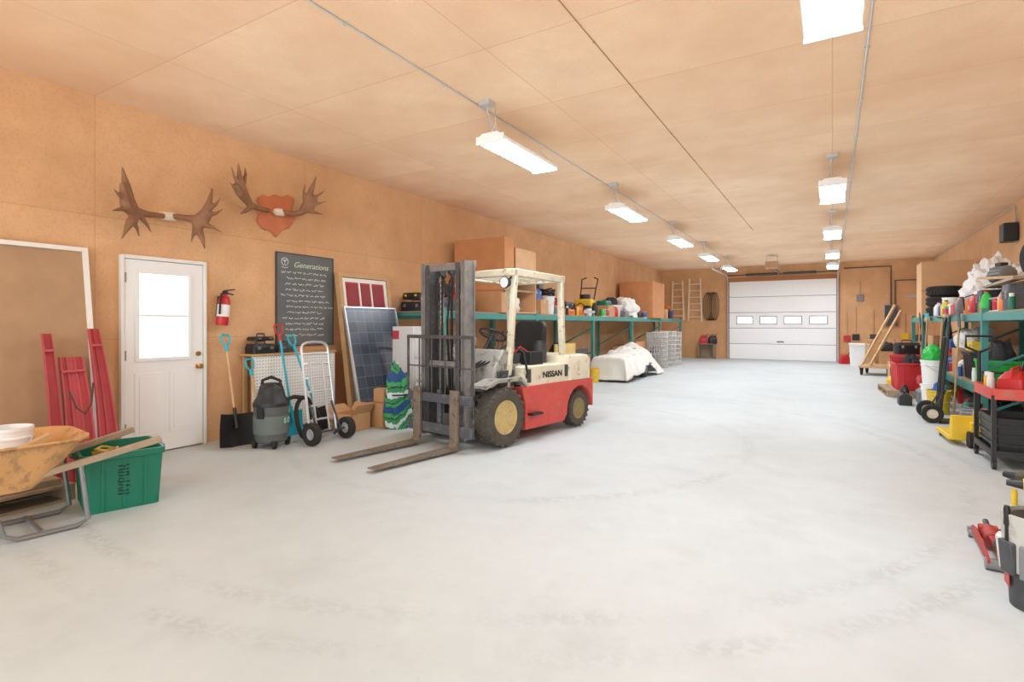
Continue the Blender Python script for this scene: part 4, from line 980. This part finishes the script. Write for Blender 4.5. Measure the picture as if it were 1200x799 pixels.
def ridge_at(y):
    if y<=sup[0][0]:return sup[0][1]
    for q in range(len(sup)-1):
        if sup[q][0]<=y<=sup[q+1][0]:
            f=(y-sup[q][0])/(sup[q+1][0]-sup[q][0]);return sup[q][1]*(1-f)+sup[q+1][1]*f
    return sup[-1][1]
for j in range(ny+1):
    for i in range(nx+1):
        a=i/nx*2-1;bq=j/ny*2-1
        sx=max(-1,min(1,a*1.8));sy=max(-1,min(1,bq*1.2))
        ox=max(0,abs(a)*1.8-1)/.8;oy=max(0,abs(bq)*1.2-1)/.2
        dr=max(ox,oy)
        hx=(X1-X0)/2
        x=(X0+X1)/2+sx*hx*.88+math.copysign(.12*ox**.8,a)
        y=(Ya+Yb)/2+sy*(Yb-Ya)/2*.92+math.copysign(.12*oy,bq)
        yy=y-TY
        ridge=ridge_at(yy+.09*noise.noise(Vector((x*2.5,y*2.5,9))))
        top=ridge-(.04+.55*max(0,ridge-.62))*abs(sx)**1.1
        bottom=.12+.08*noise.noise(Vector((yy*1.6,2.2,0)))+.04*math.sin(yy*8)
        if a>0:bottom+=.27*math.exp(-((yy-13.2)/.42)**2)
        if yy>14.0:bottom=.03
        ph=yy+.45*a+.3*noise.noise(Vector((yy*1.2,a,5)))
        pleat=math.sin(ph*15)*.5+math.sin(ph*27+2)*.35
        w_=(.05*pleat+.04*noise.noise(Vector((y*3,x*3,3)))+.035)*min(1,dr*1.3)
        cre=abs(noise.noise(Vector((x*5+y*3,y*4-x*4,7))))+.5*abs(noise.noise(Vector((x*10-y*5,y*9+x*6,2))))
        z=top-(top-bottom)*dr**.95+.02*noise.noise(Vector((x*5,y*5,4)))-.06*(cre-.3)*(1-.5*dr)
        sg=1 if a>0 else -1
        vs.append((x+(w_*sg if ox>=oy else 0),y+(w_ if oy>ox else 0),max(.015,z)))
for j in range(ny):
    for i in range(nx):
        k=j*(nx+1)+i;fs.append((k,k+1,k+nx+2,k+nx+1))
t=MB().add(vs,fs).build('tarp',tarpw);t.data.set_sharp_from_angle(angle=PI)
so=t.modifiers.new('s','SOLIDIFY');so.thickness=.005;tag(t,'white tarp draped over the lawn tractor in front of the rack','tarp')
cardbox('carton on the floor past the white tarp',(-5.45,15.8,0),0,.5,.6,.7)
tote('black storage tote under the rack past the white tarp',(-5.45,16.6,0),0,.5,.7,.6,blackp,blackp)
t=MB().box(0,0,0,.03,.8,.85).build('plywood_sheet',cratep,loc=(-5.02,15.55,0));tag(t,'brown plywood sheet standing between white tarp and wire rolls','plywood sheet')
bucket('blue pail on the floor between white tarp and wire rolls',(-4.7,15.9,0),.15,.36,blue)
def wireroll(label,loc,r,h):
    t=MB()
    for k in range(9):
        t.torus(r,.008,TR(0,0,.008+k*(h-.016)/8),24,4);t.torus(r*.72,.006,TR(0,0,.006+k*(h-.012)/8),20,4)
    for k in range(24):
        a=2*PI*k/24;e=2*PI*(k+2)/24
        t.cyl((r*math.cos(a),r*math.sin(a),0),(r*math.cos(e),r*math.sin(e),h),.008,n=4)
        t.cyl((r*math.cos(a),r*math.sin(a),0),(r*math.cos(a-.52),r*math.sin(a-.52),h),.008,n=4)
        if k%2==0:t.cyl((r*.72*math.cos(a),r*.72*math.sin(a),0),(r*.72*math.cos(a),r*.72*math.sin(a),h),.006,n=4)
    return tag(t.build('fence_roll',mat('pale_wire',(214,212,206),.5,.3,.1),loc=loc),label,'wire fence roll','rolls of wire fence')
wireroll('wire fence roll standing nearest the white tarp',(-4.75,16.9,0),.33,1.12)
wireroll('wire fence roll standing in the middle of the three rolls',(-4.72,17.65,0),.36,1.15)
wireroll('wire fence roll standing closest to the garage door',(-4.7,18.4,0),.34,1.12)
cardbox('carton beneath the rack behind the wire rolls',(-5.6,17.7,0),0,.5,.9,.85)
tote('blue storage tote on the floor beneath the last rack bay',(-5.4,19.2,0),0,.5,.7,.5,blue,blackp)
cardbox('carton on the floor beneath the last rack bay',(-5.4,20.3,0),0,.6,.7,.6)
# ---------------------------------------------------------------- back wall
def ladder(label,x,w,z0,h,m):
    t=T('ladder',label,'ladder',(x,YB-.002,z0),0,'wooden ladders on the back wall')
    P=lambda s,z:(s*w/2*(1-.22*z/h),-.085,z)
    for s in (-1,1):MB().bar(P(s,0.0),P(s,h),.05,.06,(1,0,0)).build('side_rail',m,t)
    n=int(h/.27)
    for k in range(1,n+1):
        z=k*.27-.1;MB().cyl(P(-1,z),P(1,z),.022,n=8).build('rung',m,t)
    for s in (-1,1):MB().cyl((s*w*.3,0,h-.14),(s*w*.3,-.14,h-.14),.012).build('wall_hook',galv,t)
ladder('wooden ladder hung on the back wall nearest the corner',-5.55,.5,1.55,1.62,ladderw)
ladder('wooden ladder hung on the back wall nearest the garage door',-4.85,.54,1.5,1.75,ladderw)
ch=T('cable_hank','black cable hank hanging on the back wall beside the ladders','cable',(-4.22,YB-.005,0))
b=MB()
for q in range(6):b.torus(1,.03,TR(-.15+q*.06,-.06-.01*(q%2),2.1)@Matrix.Rotation(PI/2,4,'X')@Matrix.Diagonal((.16,.55,1,1)),24,6)
b.build('loops',black,ch)
MB().cyl((0,0,2.62),(0,-.15,2.62),.015).build('hook',galv,ch)
bx=T('wall_shelf','brown wooden cubby standing on the floor by the garage door','shelf',(-4.35,22.6,0))
b=MB();b.box(-.3,-.15,0,.3,.25,.03).box(-.3,-.15,.0,-.27,.25,.6).box(.27,-.15,0,.3,.25,.6).box(-.3,-.15,.57,.3,.25,.6).box(-.3,.22,0,.3,.25,.6);b.build('body',oldwood,bx)
gascan('red fuel can on top of the brown cubby',(-4.47,22.6,.6),.2,redplastic)
gascan('dark fuel can on top of the brown cubby',(-4.12,22.6,.6),.4,blackp)
ep=T('electrical_panel','grey electrical panel on the back wall right of the garage door','electrical panel',(1.75,YB-.002,1.3))
MB().box(-.2,-.1,0,.2,0,.75).build('box',mat('panel_grey',(160,160,156),.5),ep,bev=.01)
MB().box(-.18,-.115,.02,.18,-.1,.73).build('cover',dgrey,ep,bev=.006)
MB().tube([(0,-.04,.75),(0,-.04,2.1),(-1.4,-.04,2.1)],.02,6).build('conduit',dgrey,ep)
MB().tube([(.12,-.04,.75),(.12,-.04,1.6),(.9,-.04,1.6)],.02,6).build('conduit',dgrey,ep)
def hook_tool(label,x,z,kind,m,L_=.9):
    t=T('wall_tool',label,'hand tool',(x,YB-.002,z))
    if kind=='saw':
        MB().prism([(-.25,-.05),(.2,.0),(.25,-.12),(-.25,-.1)],-.03,-.025,'y').build('blade',galv,t)
        MB().loft([rr(.3,-.06,.07,.08,.03,0),rr(.3,-.06,.07,.08,.03,.03)],True,True,Matrix.Rotation(PI/2,4,'X')).build('handle',m,t)
    else:
        MB().cyl((0,-.03,.0),(0,-.03,-L_),.014).build('shaft',wood,t)
        MB().box(-.11,-.06,-L_-.2,.11,-.01,-L_+.02).build('head',m,t,bev=.01)
    MB().cyl((0,0,0),(0,-.08,0),.012).build('hook',galv,t)
hook_tool('red headed long tool hanging right beside the garage door',.45,1.85,'tool',redplastic)
hook_tool('black headed long tool hanging second from the garage door',.72,2.0,'tool',blackp,1.0)
hook_tool('dark grey headed tool hanging just left of the electrical panel',1.25,1.9,'tool',dgrey)
hook_tool('grey headed tool hanging high above the black headed tool',.85,2.9,'tool',midgrey,.5)
hook_tool('yellow headed tool hanging right of the electrical panel',2.15,1.75,'tool',yellow,.7)
hook_tool('brown headed tool hanging in the corner right of electrical panel',2.5,1.8,'tool',castm,.8)
hook_tool('hand saw hanging high on the back wall by the corner',2.4,2.4,'saw',wood)
tote('white lidded bin on the floor right of the garage door',(.75,21.0,0),0,.55,.6,.72,plastw,plastw)
cardbox('brown carton beside the white bin near the garage door',(1.5,21.2,0),.1,.5,.6,.5)
bag('black bag on the brown carton near the garage door',(1.5,21.2,.503),(.4,.45,.3),darkcloth,55)
gascan('red fuel can on the floor in front of white bin',(.35,21.9,0),.4,redplastic)
bucket('yellow pail on the floor behind the brown carton by the corner',(2.2,21.6,0),.16,.38,yellow)
dm=T('steel_drum','blue steel drum standing past the end of the tyre rack','drum',(2.4,18.6,0))
MB().lathe([(0,0),(.28,0),(.285,.02),(.28,.04),(.28,.28),(.292,.30),(.28,.32),(.28,.56),(.292,.58),(.28,.60),(.28,.84),(.285,.86),(.28,.88),(.26,.88),(.26,.865),(0,.865)],28).build('body',navy,dm)
MB().lathe([(0,.86),(.03,.86),(.03,.885),(0,.885)],12,TR(.15,0,0)).build('bung',galv,dm)
# wooden dolly
wd=T('wooden_dolly','tall wooden cart with slanted pole near the garage door','cart',(1.05,17.7,0),R(-12))
MB().box(-.35,-.5,.2,.35,.5,.26).build('platform',wood,wd,bev=.006)
for (p,q) in (((-.3,-.35,.26),(.35,.35,1.9)),((-.1,-.42,.26),(.5,.3,1.75))):MB().bar(p,q,.06,.05).build('slanted_pole',wood,wd)
MB().bar((.07,.05,1.2),(.32,.08,1.2),.05,.05).build('pole_brace',wood,wd)
MB().bar((-.33,.45,.26),(-.33,.45,.95),.05,.05).bar((.33,.45,.26),(.33,.45,.95),.05,.05).bar((-.35,.45,.93),(.35,.45,.93),.05,.05).build('rail',wood,wd)
for (x,y) in ((-.3,-.38),(.3,-.38),(-.3,.38),(.3,.38)):
    MB().lathe([(0,-.03),(.06,-.03),(.1,-.02),(.1,.02),(.06,.03),(0,.03)],16,TR(x,y,.1)@AX['x']).box(x-.04,y-.03,.12,x+.04,y+.03,.2).build('wheel',black,wd)
# ---------------------------------------------------------------- right rack goods
t=T('shipping_crate','tall brown cardboard crate at the garage door end of tyre rack','crate',(2.3,16.4,RD))
MB().box(-.48,-.4,0,.48,.45,1.32).build('carton',mat('pale_carton',(222,178,134),.8,0,.06),t,bev=.006)
MB().box(-.481,-.42,.6,.481,-.40,.64).build('band',card,t)
for q in range(3):
    tyre(['small black tyre at the bottom of the three tyre stack','small black tyre in the middle of the three tyre stack','small black tyre on top of the three tyre stack'][q],(2.10,14.95,RD+.11+.222*q),.31,.22,Matrix.Identity(4),'stacked small tyres',midgrey)
t=lump('cloth_bundle',fabric,(.78,1.6,.95),11,loc=(2.42,12.4,RD-.002),amp=.16,fold=.16,sub=5,freq=1.6);tag(t,'large white sheet bundle heaped on the tyre rack','cloth bundle')
t=lump('cloth_bundle',fabric,(.7,.6,.72),14,loc=(2.45,11.05,RD-.002),amp=.16,fold=.14,sub=5,freq=1.6);tag(t,'smaller white sheet bundle on the rack between planks and large bundle','cloth bundle')
for q in range(4):
    t=MB().box(-.06,-1.05,0,.06,1.05,.035).build('plank',wood if q%2 else oldwood,loc=(1.93+.15*q,9.45,RD+.362));t.rotation_euler=(0,0,R(2*q-3))
    tag(t,['grey weathered plank at the aisle edge of the plank layer on the rack','pale plank second from the aisle in the plank layer','grey plank third from the aisle in the plank layer','pale plank closest to the wall in the plank layer'][q],'plank','planks on the tyre rack')
for q in range(2):
    t=MB().box(-.06,-.8,0,.06,.8,.035).build('plank',oldwood if q else wood,loc=(2.0+.2*q,9.7,RD+.45));t.rotation_euler=(R(3.5),0,R(6-14*q))
    tag(t,['pale short plank crossing on top of the plank layer','grey short plank crossing on top of the plank layer'][q],'plank','planks on the tyre rack')
case('black tool case carrying the garage end of the planks',(2.17,10.15,RD),1.57,.35,.7,.32,blackp)
case('dark grey tool case carrying the near end of the planks',(2.17,8.8,RD),1.57,.35,.7,.32,dgrey)
paintcan('silver and white paint can under the planks on the tyre rack',(1.92,9.2,RD),plastw)
paintcan('red labelled paint can under the planks on the tyre rack',(1.92,9.45,RD),redplastic)
paintcan('black labelled paint can under the planks on the tyre rack',(1.93,9.7,RD),blackp)
tyre('black tyre with grey rim standing on the planks at the photo edge',(2.14,8.80,RD+.397+.245),.235,.16,RZ(R(20))@AX['x'],None,midgrey)
jug('white jug on the tyre rack edge before the small tyres',(1.92,14.3,RD),.3,plastw)
jug('blue jug on the tyre rack beside the white jug',(1.95,13.95,RD),.5,blue)
jug('yellow jug on the tyre rack edge beside the white pail',(1.90,13.3,RD),.5,yellow,capm=blackp)
bucket('white pail on the tyre rack beside the jugs',(2.02,13.62,RD),.14,.36,plastw)
cardbox('small carton on the tyre rack behind the jugs',(2.5,14.1,RD),0,.4,.5,.4)
bag('black bag on the small carton behind the jugs',(2.5,14.1,RD+.403),(.36,.45,.34),darkcloth,75)
paintcan('green labelled paint can on the tyre rack edge by the large bundle',(1.9,12.95,RD),lime)
spraycan('red spray can on the tyre rack edge by the large bundle',(1.87,12.75,RD),redplastic)
spraycan('blue spray can on the tyre rack edge by the large bundle',(1.88,12.45,RD),blue)
toolbox('red metal toolbox on the tyre rack edge before the large bundle',(1.90,12.08,RD),PI/2,redplastic,.4,.18,.22)
jug('grey jug on the tyre rack edge beside the red toolbox',(1.88,11.76,RD),.1,midgrey)
chainsaw('orange chainsaw on the tyre rack edge between bundles and planks',(1.95,11.35,RD),-PI/2,orangep)
clutter([('spray','white',1.87,12.62),('spray','yellow',1.87,12.33),('paint','orange',1.9,10.74),('jug','red',1.865,10.52),('spray','black',1.84,10.3),('spray','green',1.85,10.18),('spray','orange',1.84,10.06),('jug','green',1.86,9.9),('jug','orange',1.87,8.95),('spray','navy',1.85,8.75),('spray','dark green',1.85,8.62)],RD,'in the clutter along the tyre rack edge')
clutter([('motor','grey',2.12,10.4)],RD+.40,'on the garage end of the planks')
# under right rack (lower deck at .5 beyond y 9.6)
tote('bright green storage tote on the low deck of tyre rack',(2.08,10.25,.5),0,.5,.66,.36,lime)
bag('black bag stuffed in the bright green tote',(2.08,10.25,.515),(.36,.48,.62),darkcloth,61)
t=lump('plastic_sheet',blackp,(.6,1.0,.9),21,loc=(2.3,8.6,0),amp=.25);tag(t,'black plastic sheet crumpled on the floor under the tyre rack','plastic sheet')
tote('black storage tote on the low deck next to the green tote',(2.1,11.15,.5),0,.52,.72,.42,blackp,blackp)
case('yellow tool case on the black tote of the low deck',(2.05,11.15,.948),1.57,.5,.36,.15,yellow)
toolbox('grey toolbox on the yellow case of the low deck',(2.05,11.15,1.14),PI/2,midgrey,.36,.2,.2)
cardbox('carton on the low deck in the middle of tyre rack',(2.1,12.1,.5),0,.5,.6,.45)
bag('white bag on the carton of the low deck',(2.05,12.1,.953),(.4,.5,.34),fabric,63)
tote('red storage tote on the low deck toward the garage door',(2.15,13.3,.5),0,.5,.8,.4,redplastic,redplastic)
case('blue tool case on the red tote of the low deck',(2.1,13.3,.928),1.57,.5,.36,.15,blue)
tote('grey storage tote on the low deck next to the red tote',(2.15,14.5,.5),0,.5,.7,.4,palegrey,blackp)
fan('black floor fan on the lid of the grey low deck tote',(2.1,14.5,.928),PI/2)
cardbox('carton on the low deck at the far rack end',(2.3,16.1,.5),0,.6,.8,.6)
case('black tool case on the floor under the green tote',(2.05,10.2,0),1.57,.6,.4,.22,blackp)
tote('low dark tote on the floor under the black tote',(2.1,11.2,0),0,.5,.7,.26,dgrey,blackp)
gascan('red fuel can on the floor under the low deck',(2.0,12.05,0),1.2,redplastic,h=.3)
case('yellow tool case on the floor under the low deck',(2.1,13.2,0),1.57,.5,.36,.2,yellow)
bucket('white pail on the floor under the low deck',(2.0,13.85,0),.13,.3,plastw)
clutter([('spray','red',1.86,9.86),('spray','white',1.86,10.66),('spray','blue',1.84,11.60),('jug','white',1.9,11.72),('paint','red',1.9,12.42),('jug','blue',1.92,12.80),('paint','black',1.92,13.82),('jug','green',1.92,14.05)],.5,'at the front of the low deck')
pallet('weathered pallet in the aisle carrying the red totes',(1.25,13.0,0),R(3),.8,1.3)
tote('red open tote on the aisle pallet, nearer the camera',(1.28,12.68,.126),R(4),.56,.56,.52,redplastic)
tote('red lidded tote on the aisle pallet, nearer the garage door',(1.28,13.34,.126),R(-3),.56,.54,.62,redplastic,redplastic)
t=lump('cloth_bundle',darkcloth,(.34,.36,.66),31,loc=(1.28,12.68,.14));tag(t,'dark cloth stuffed in the red open tote','cloth bundle')
toolbox('black toolbox on the red lidded tote of the aisle pallet',(1.28,13.34,.775),.3,blackp,.38)
tote('black storage tote in the aisle past the red totes',(1.35,14.5,0),0,.5,.7,.45,blackp,yellow)
bag('white bag on the yellow lid in the aisle',(1.35,14.5,.48),(.4,.5,.4),fabric,77)
cardbox('brown carton in the aisle past the black tote',(1.4,15.4,0),.1,.5,.5,.5)
chainsaw('red chainsaw on the brown carton in the aisle',(1.4,15.35,.503),PI/2,redplastic)
bucket('white lidded pail on the floor, bottom of the pail stack',(1.4,11.0,0),.16,.38,plastw,plastw)
bucket('white lidded pail on top of another pail in the aisle',(1.4,11.0,.396),.16,.38,plastw,plastw)
t=lump('garment',lime,(.28,.28,.24),33,loc=(1.4,11.0,.79));tag(t,'bright green garment lying on the stacked pails','garment')
bucket('yellow pail beside the stacked white pails',(1.40,10.45,0),.15,.36,yellow,None)
t=lump('cloth_bundle',blue,(.22,.22,.42),35,loc=(1.40,10.45,.014));tag(t,'blue cloth stuffed in the yellow pail','cloth bundle')
toolbox('grey toolbox on the floor between white pails and red totes',(1.4,11.65,0),PI/2,midgrey,.5,.26,.28)
case('red tool case on the grey toolbox between pails and totes',(1.4,11.65,.33),PI/2,.42,.24,.14,redplastic)
clutter([('box','black',1.06,11.35),('jug','black',1.12,12.0),('fuel','yellow',1.1,14.0),('motor','grey',1.62,9.20),('jug','dark green',1.66,9.95),('fuel','red',1.65,8.75)],0,'on the floor at the aisle edge of the tyre rack')
handtruck('tall black hand truck with pale wheel hubs standing beside the rack',(1.30,9.65,0),PI,1.48,blackp,.08,offw)
longtool('grey headed rake leaning on the tyre rack behind the red totes',(1.60,12.25,0),(1.71,12.2,1.72),'rake',dgrey)
longtool('red broom leaning on the tyre rack behind the grey toolbox',(1.62,11.85,0),(1.70,11.88,1.75),'broom',redplastic)
longtool('spade with wooden shaft leaning on the tyre rack above yellow pail',(1.63,10.75,0),(1.70,10.75,1.55),'spade',dgrey)
longtool('turquoise broom leaning on the tyre rack toward the tyre stack',(1.62,14.0,0),(1.70,14.0,1.7),'broom',turq)
longtool('black headed spade leaning on the rack past the turquoise broom',(1.64,15.05,0),(1.70,15.1,1.6),'spade',blackp)
# pallet jack
pj=T('pallet_jack','low yellow pallet jack with upright black handle beside the rack','pallet jack',(1.38,7.86,0),R(3))
for s in (-1,1):MB().prism([(0.0,.05),(0,.11),(.62,.10),(.66,.05)],s*.17-.07,s*.17+.07).build('fork',yellow,pj,bev=.008)
MB().prism([(-.05,.06),(.06,.06),(.06,.24),(.02,.34),(-.05,.22)],-.22,.22).build('body',yellow,pj,bev=.012)
MB().box(-.07,-.15,.12,.07,-.05,.28).cyl((0,-.10,.2),(0,-.10,.42),.045).build('pump',yellow,pj,bev=.01)
MB().prism([(-.02,.30),(.05,.10),(-.05,.10)],-.012,.012).build('gusset',yellow,pj)
for s in (-1,1):
    MB().lathe([(0,-.025),(.05,-.025),(.09,-.02),(.09,.02),(.05,.025),(0,.025)],20,TR(s*.07,-.12,.09)@AX['x']).build('wheel',black,pj)
    MB().lathe([(0,-.04),(.04,-.04),(.04,.04),(0,.04)],14,TR(s*.17,.58,.04)@AX['x']).build('roller',black,pj)
MB().tube([(0,-.12,.38),(0,-.14,.80),(0,-.13,1.08)],.018).tube([(0,-.13,1.06),(-.11,-.12,1.12),(-.11,-.12,1.24),(.11,-.12,1.24),(.11,-.12,1.12),(0,-.13,1.06)],.014).build('handle',blackp,pj)
# red cart + black crate
ct=T('utility_cart','red steel utility cart standing in front of the tyre rack','cart',(1.62,7.06,0))
MB().loft([rr(0,0,.33,.38,.03,.66),rr(0,0,.33,.38,.03,.76),rr(0,0,.31,.36,.03,.76),rr(0,0,.31,.36,.03,.67)]).build('top_tray',red,ct)
MB().loft([rr(0,0,.33,.38,.03,.12),rr(0,0,.33,.38,.03,.18),rr(0,0,.31,.36,.03,.18),rr(0,0,.31,.36,.03,.13)]).build('bottom_tray',blackp,ct)
for (x,y) in ((-.31,-.36),(.31,-.36),(-.31,.36),(.31,.36)):
    MB().box(x-.018,y-.018,.10,x+.018,y+.018,.70).build('leg',blackp,ct)
    MB().lathe([(0,-.015),(.045,-.015),(.045,.015),(0,.015)],14,TR(x,y,.045)@AX['x']).box(x-.02,y-.02,.05,x+.02,y+.02,.12).build('castor',blackp,ct)
MB().tube([(-.25,.38,.72),(-.25,.43,.86),(.25,.43,.86),(.25,.38,.72)],.014).build('push_handle',blackp,ct)
kc=T('milk_crate','black slatted crate on the lower tray of the red cart','crate',(1.60,7.06,.135))
b=MB();b.loft([rr(0,0,.26,.3,.03,0),rr(0,0,.28,.32,.03,.34),rr(0,0,.265,.305,.03,.34),rr(0,0,.245,.285,.03,.01)])
for z in (.08,.17,.26):
    b.box(-.285,-.325,z,.285,.325,z+.02)
b.build('body',blackp,kc)
gascan('red fuel can standing on the red cart tray',(1.52,6.91,.675),1.0,redplastic,h=.28)
case('black tool case lying on the red cart tray',(1.68,7.23,.675),0,.30,.2,.11,blackp)
spraycan('white spray can on the red cart tray',(1.38,7.18,.675),plastw)
spraycan('yellow spray can on the red cart tray',(1.38,7.30,.675),yellow)
# wall speaker
wsx=T('wall_speaker','black box speaker mounted high on the plywood side wall','speaker',(XR,13.3,2.9))
MB().box(-.22,-.16,0,-.02,.16,.34).build('cabinet',blackp,wsx,bev=.01)
MB().box(-.225,-.14,.02,-.22,.14,.32).build('grille',dgrey,wsx)
MB().box(-.03,-.05,.1,0,.05,.24).build('bracket',dgrey,wsx)
# ---------------------------------------------------------------- foreground right: floor jack, tool bucket
jred=mat('worn_jack_red',(176,62,58),.6,.1,.12,9,wear=(110,84,76),wamt=.8,wlo=.54)
fj=T('floor_jack','small red trolley jack on the bare concrete floor','floor jack',(.83,4.22,0),R(-3))
fj.scale=(.8,.8,.8)
for s in (-1,1):MB().prism([(-.38,.05),(-.38,.08),(-.30,.10),(-.1,.12),(.2,.125),(.34,.10),(.38,.07),(.36,.045)],s*.085-.008,s*.085+.008).build('side_plate',jred,fj,bev=.004)
MB().cyl((0,.05,.085),(0,.30,.085),.055,n=18).box(-.06,.22,.04,.06,.31,.13).build('hydraulic_unit',jred,fj,bev=.008)
MB().bar((0,.2,.10),(0,-.28,.13),.06,.03).build('lift_arm',jred,fj,bev=.006)
MB().lathe([(0,.14),(.04,.14),(.055,.17),(.05,.175),(0,.165)],16,TR(0,-.28,0)).build('saddle',dgrey,fj)
MB().cyl((-.10,-.34,.04),(.10,-.34,.04),.04,n=18).build('front_roller',grey,fj)
for s in (-1,1):MB().lathe([(0,-.015),(.035,-.015),(.035,.015),(0,.015)],14,TR(s*.1,.34,.035)@AX['x']).box(s*.1-.02,.32,.04,s*.1+.02,.36,.08).build('castor',grey,fj)
MB().cyl((0,.28,.10),(0,.40,.13),.02).build('handle_socket',dgrey,fj)
tb=T('tool_bucket','grey pail with pocket organiser full of tools at photo edge','tool bucket',(.875,3.53,0))
MB().lathe([(0,0),(.125,0),(.138,.34),(.146,.34),(.146,.37),(.13,.37),(.12,.012),(0,.012)],28).build('pail',dgrey,tb)
MB().lathe([(.141,.18),(.15,.18),(.156,.42),(.158,.45),(.142,.45),(.143,.2)],28,None,True).build('organiser',mat('pale_canvas',(198,196,190),.9,0,.12,wear=(150,146,138),wamt=.6,wlo=.55),tb)
for q in range(9):
    a=2*PI*q/9;x,y=.152*math.cos(a),.152*math.sin(a)
    MP=TR(x,y,0)@RZ(a)
    MB().loft([[MP@Vector((-.012,-.045,.16)),MP@Vector((.006,-.045,.16)),MP@Vector((.006,.045,.16)),MP@Vector((-.012,.045,.16))],[MP@Vector((-.012,-.048,.32)),MP@Vector((.022,-.04,.32)),MP@Vector((.022,.04,.32)),MP@Vector((-.012,.048,.32))]]).build('pocket',[midgrey,palegrey,dgrey][q%3],tb,bev=.008)
    if q%3!=1:
        h_=.47+.02*(q%4)
        MB().lathe([(0,.30),(.008,.30),(.008,h_-.10),(.013,h_-.09),(.012,h_-.05),(.014,h_-.02),(.010,h_),(0,h_)],10,TR(x*1.03,y*1.03,0)).build('tool_handle',[yellow,blackp,blackp][q%3],tb)
MB().box(-.001,-.04,0,.002,.04,.06,TR(-.136,.0,.09)).build('red_sticker',redplastic,tb)
def drill(label,loc,rz,m):
    t=T('cordless_drill',label,'drill',loc,rz)
    MB().lathe([(0,-.11),(.03,-.11),(.038,-.09),(.04,0),(.036,.06),(.028,.08),(0,.08)],16,TR(0,0,.16)@AX['x']).build('motor_body',m,t)
    MB().cyl((.08,0,.16),(.14,0,.16),.024,.014).build('chuck',blackp,t)
    MB().bar((-.04,0,.15),(-.07,0,.03),.038,.045).build('grip',blackp,t,bev=.014)
    MB().box(-.13,-.038,0,-.01,.038,.05).build('battery',blackp,t,bev=.012)
    return t
pd=MB().lathe([(0,.0),(.115,.0),(.115,.02),(0,.02)],24).build('bucket_tray',blackp,loc=(.875,3.53,.42));tag(pd,'round black tray seated in the tool bucket','tray')
drill('yellow cordless drill lying in the top of the tool bucket, nearer camera',(.865,3.46,.441),R(170),yellow)
drill('dark bodied cordless drill behind the yellow drill in the tool bucket',(.865,3.58,.441),R(140),mat('drill_dark',(70,64,44),.5))
# ---------------------------------------------------------------- lights, world, camera
def area(name,loc,rot,sx,sy,e,c=(1,1,1)):
    l=bpy.data.lights.new(name,'AREA');l.shape='RECTANGLE';l.size=sx;l.size_y=sy;l.energy=e;l.color=c
    o=bpy.data.objects.new(name,l);COL.objects.link(o);o.location=loc;o.rotation_euler=rot
    return o
area('added_rear_fill',(-1.6,-2.7,1.9),(R(90),0,0),8.4,3.2,240,(.88,.96,1))  # added fill lamp behind the camera, not a real source
area('added_ceiling_uplight',(-1.65,10.0,2.95),(R(180),0,0),8.6,25,178,(.90,.97,1))  # added unseen lamp facing up, only brightens the ceiling
w=bpy.data.worlds.new('world');SC.world=w;w.use_nodes=True
w.node_tree.nodes['Background'].inputs[0].default_value=(.88,.95,1,1);w.node_tree.nodes['Background'].inputs[1].default_value=1.0
cam=bpy.data.cameras.new('camera');co=bpy.data.objects.new('camera',cam);COL.objects.link(co)
co.location=(0,0,HC);co.rotation_euler=(R(90),0,TH)
cam.sensor_width=36;cam.lens=FP/1200*36;cam.shift_y=-(399.5-HV)/1200;cam.clip_start=.05;cam.clip_end=200
SC.camera=co
SC.view_settings.view_transform='Standard'
SC.view_settings.look='None'
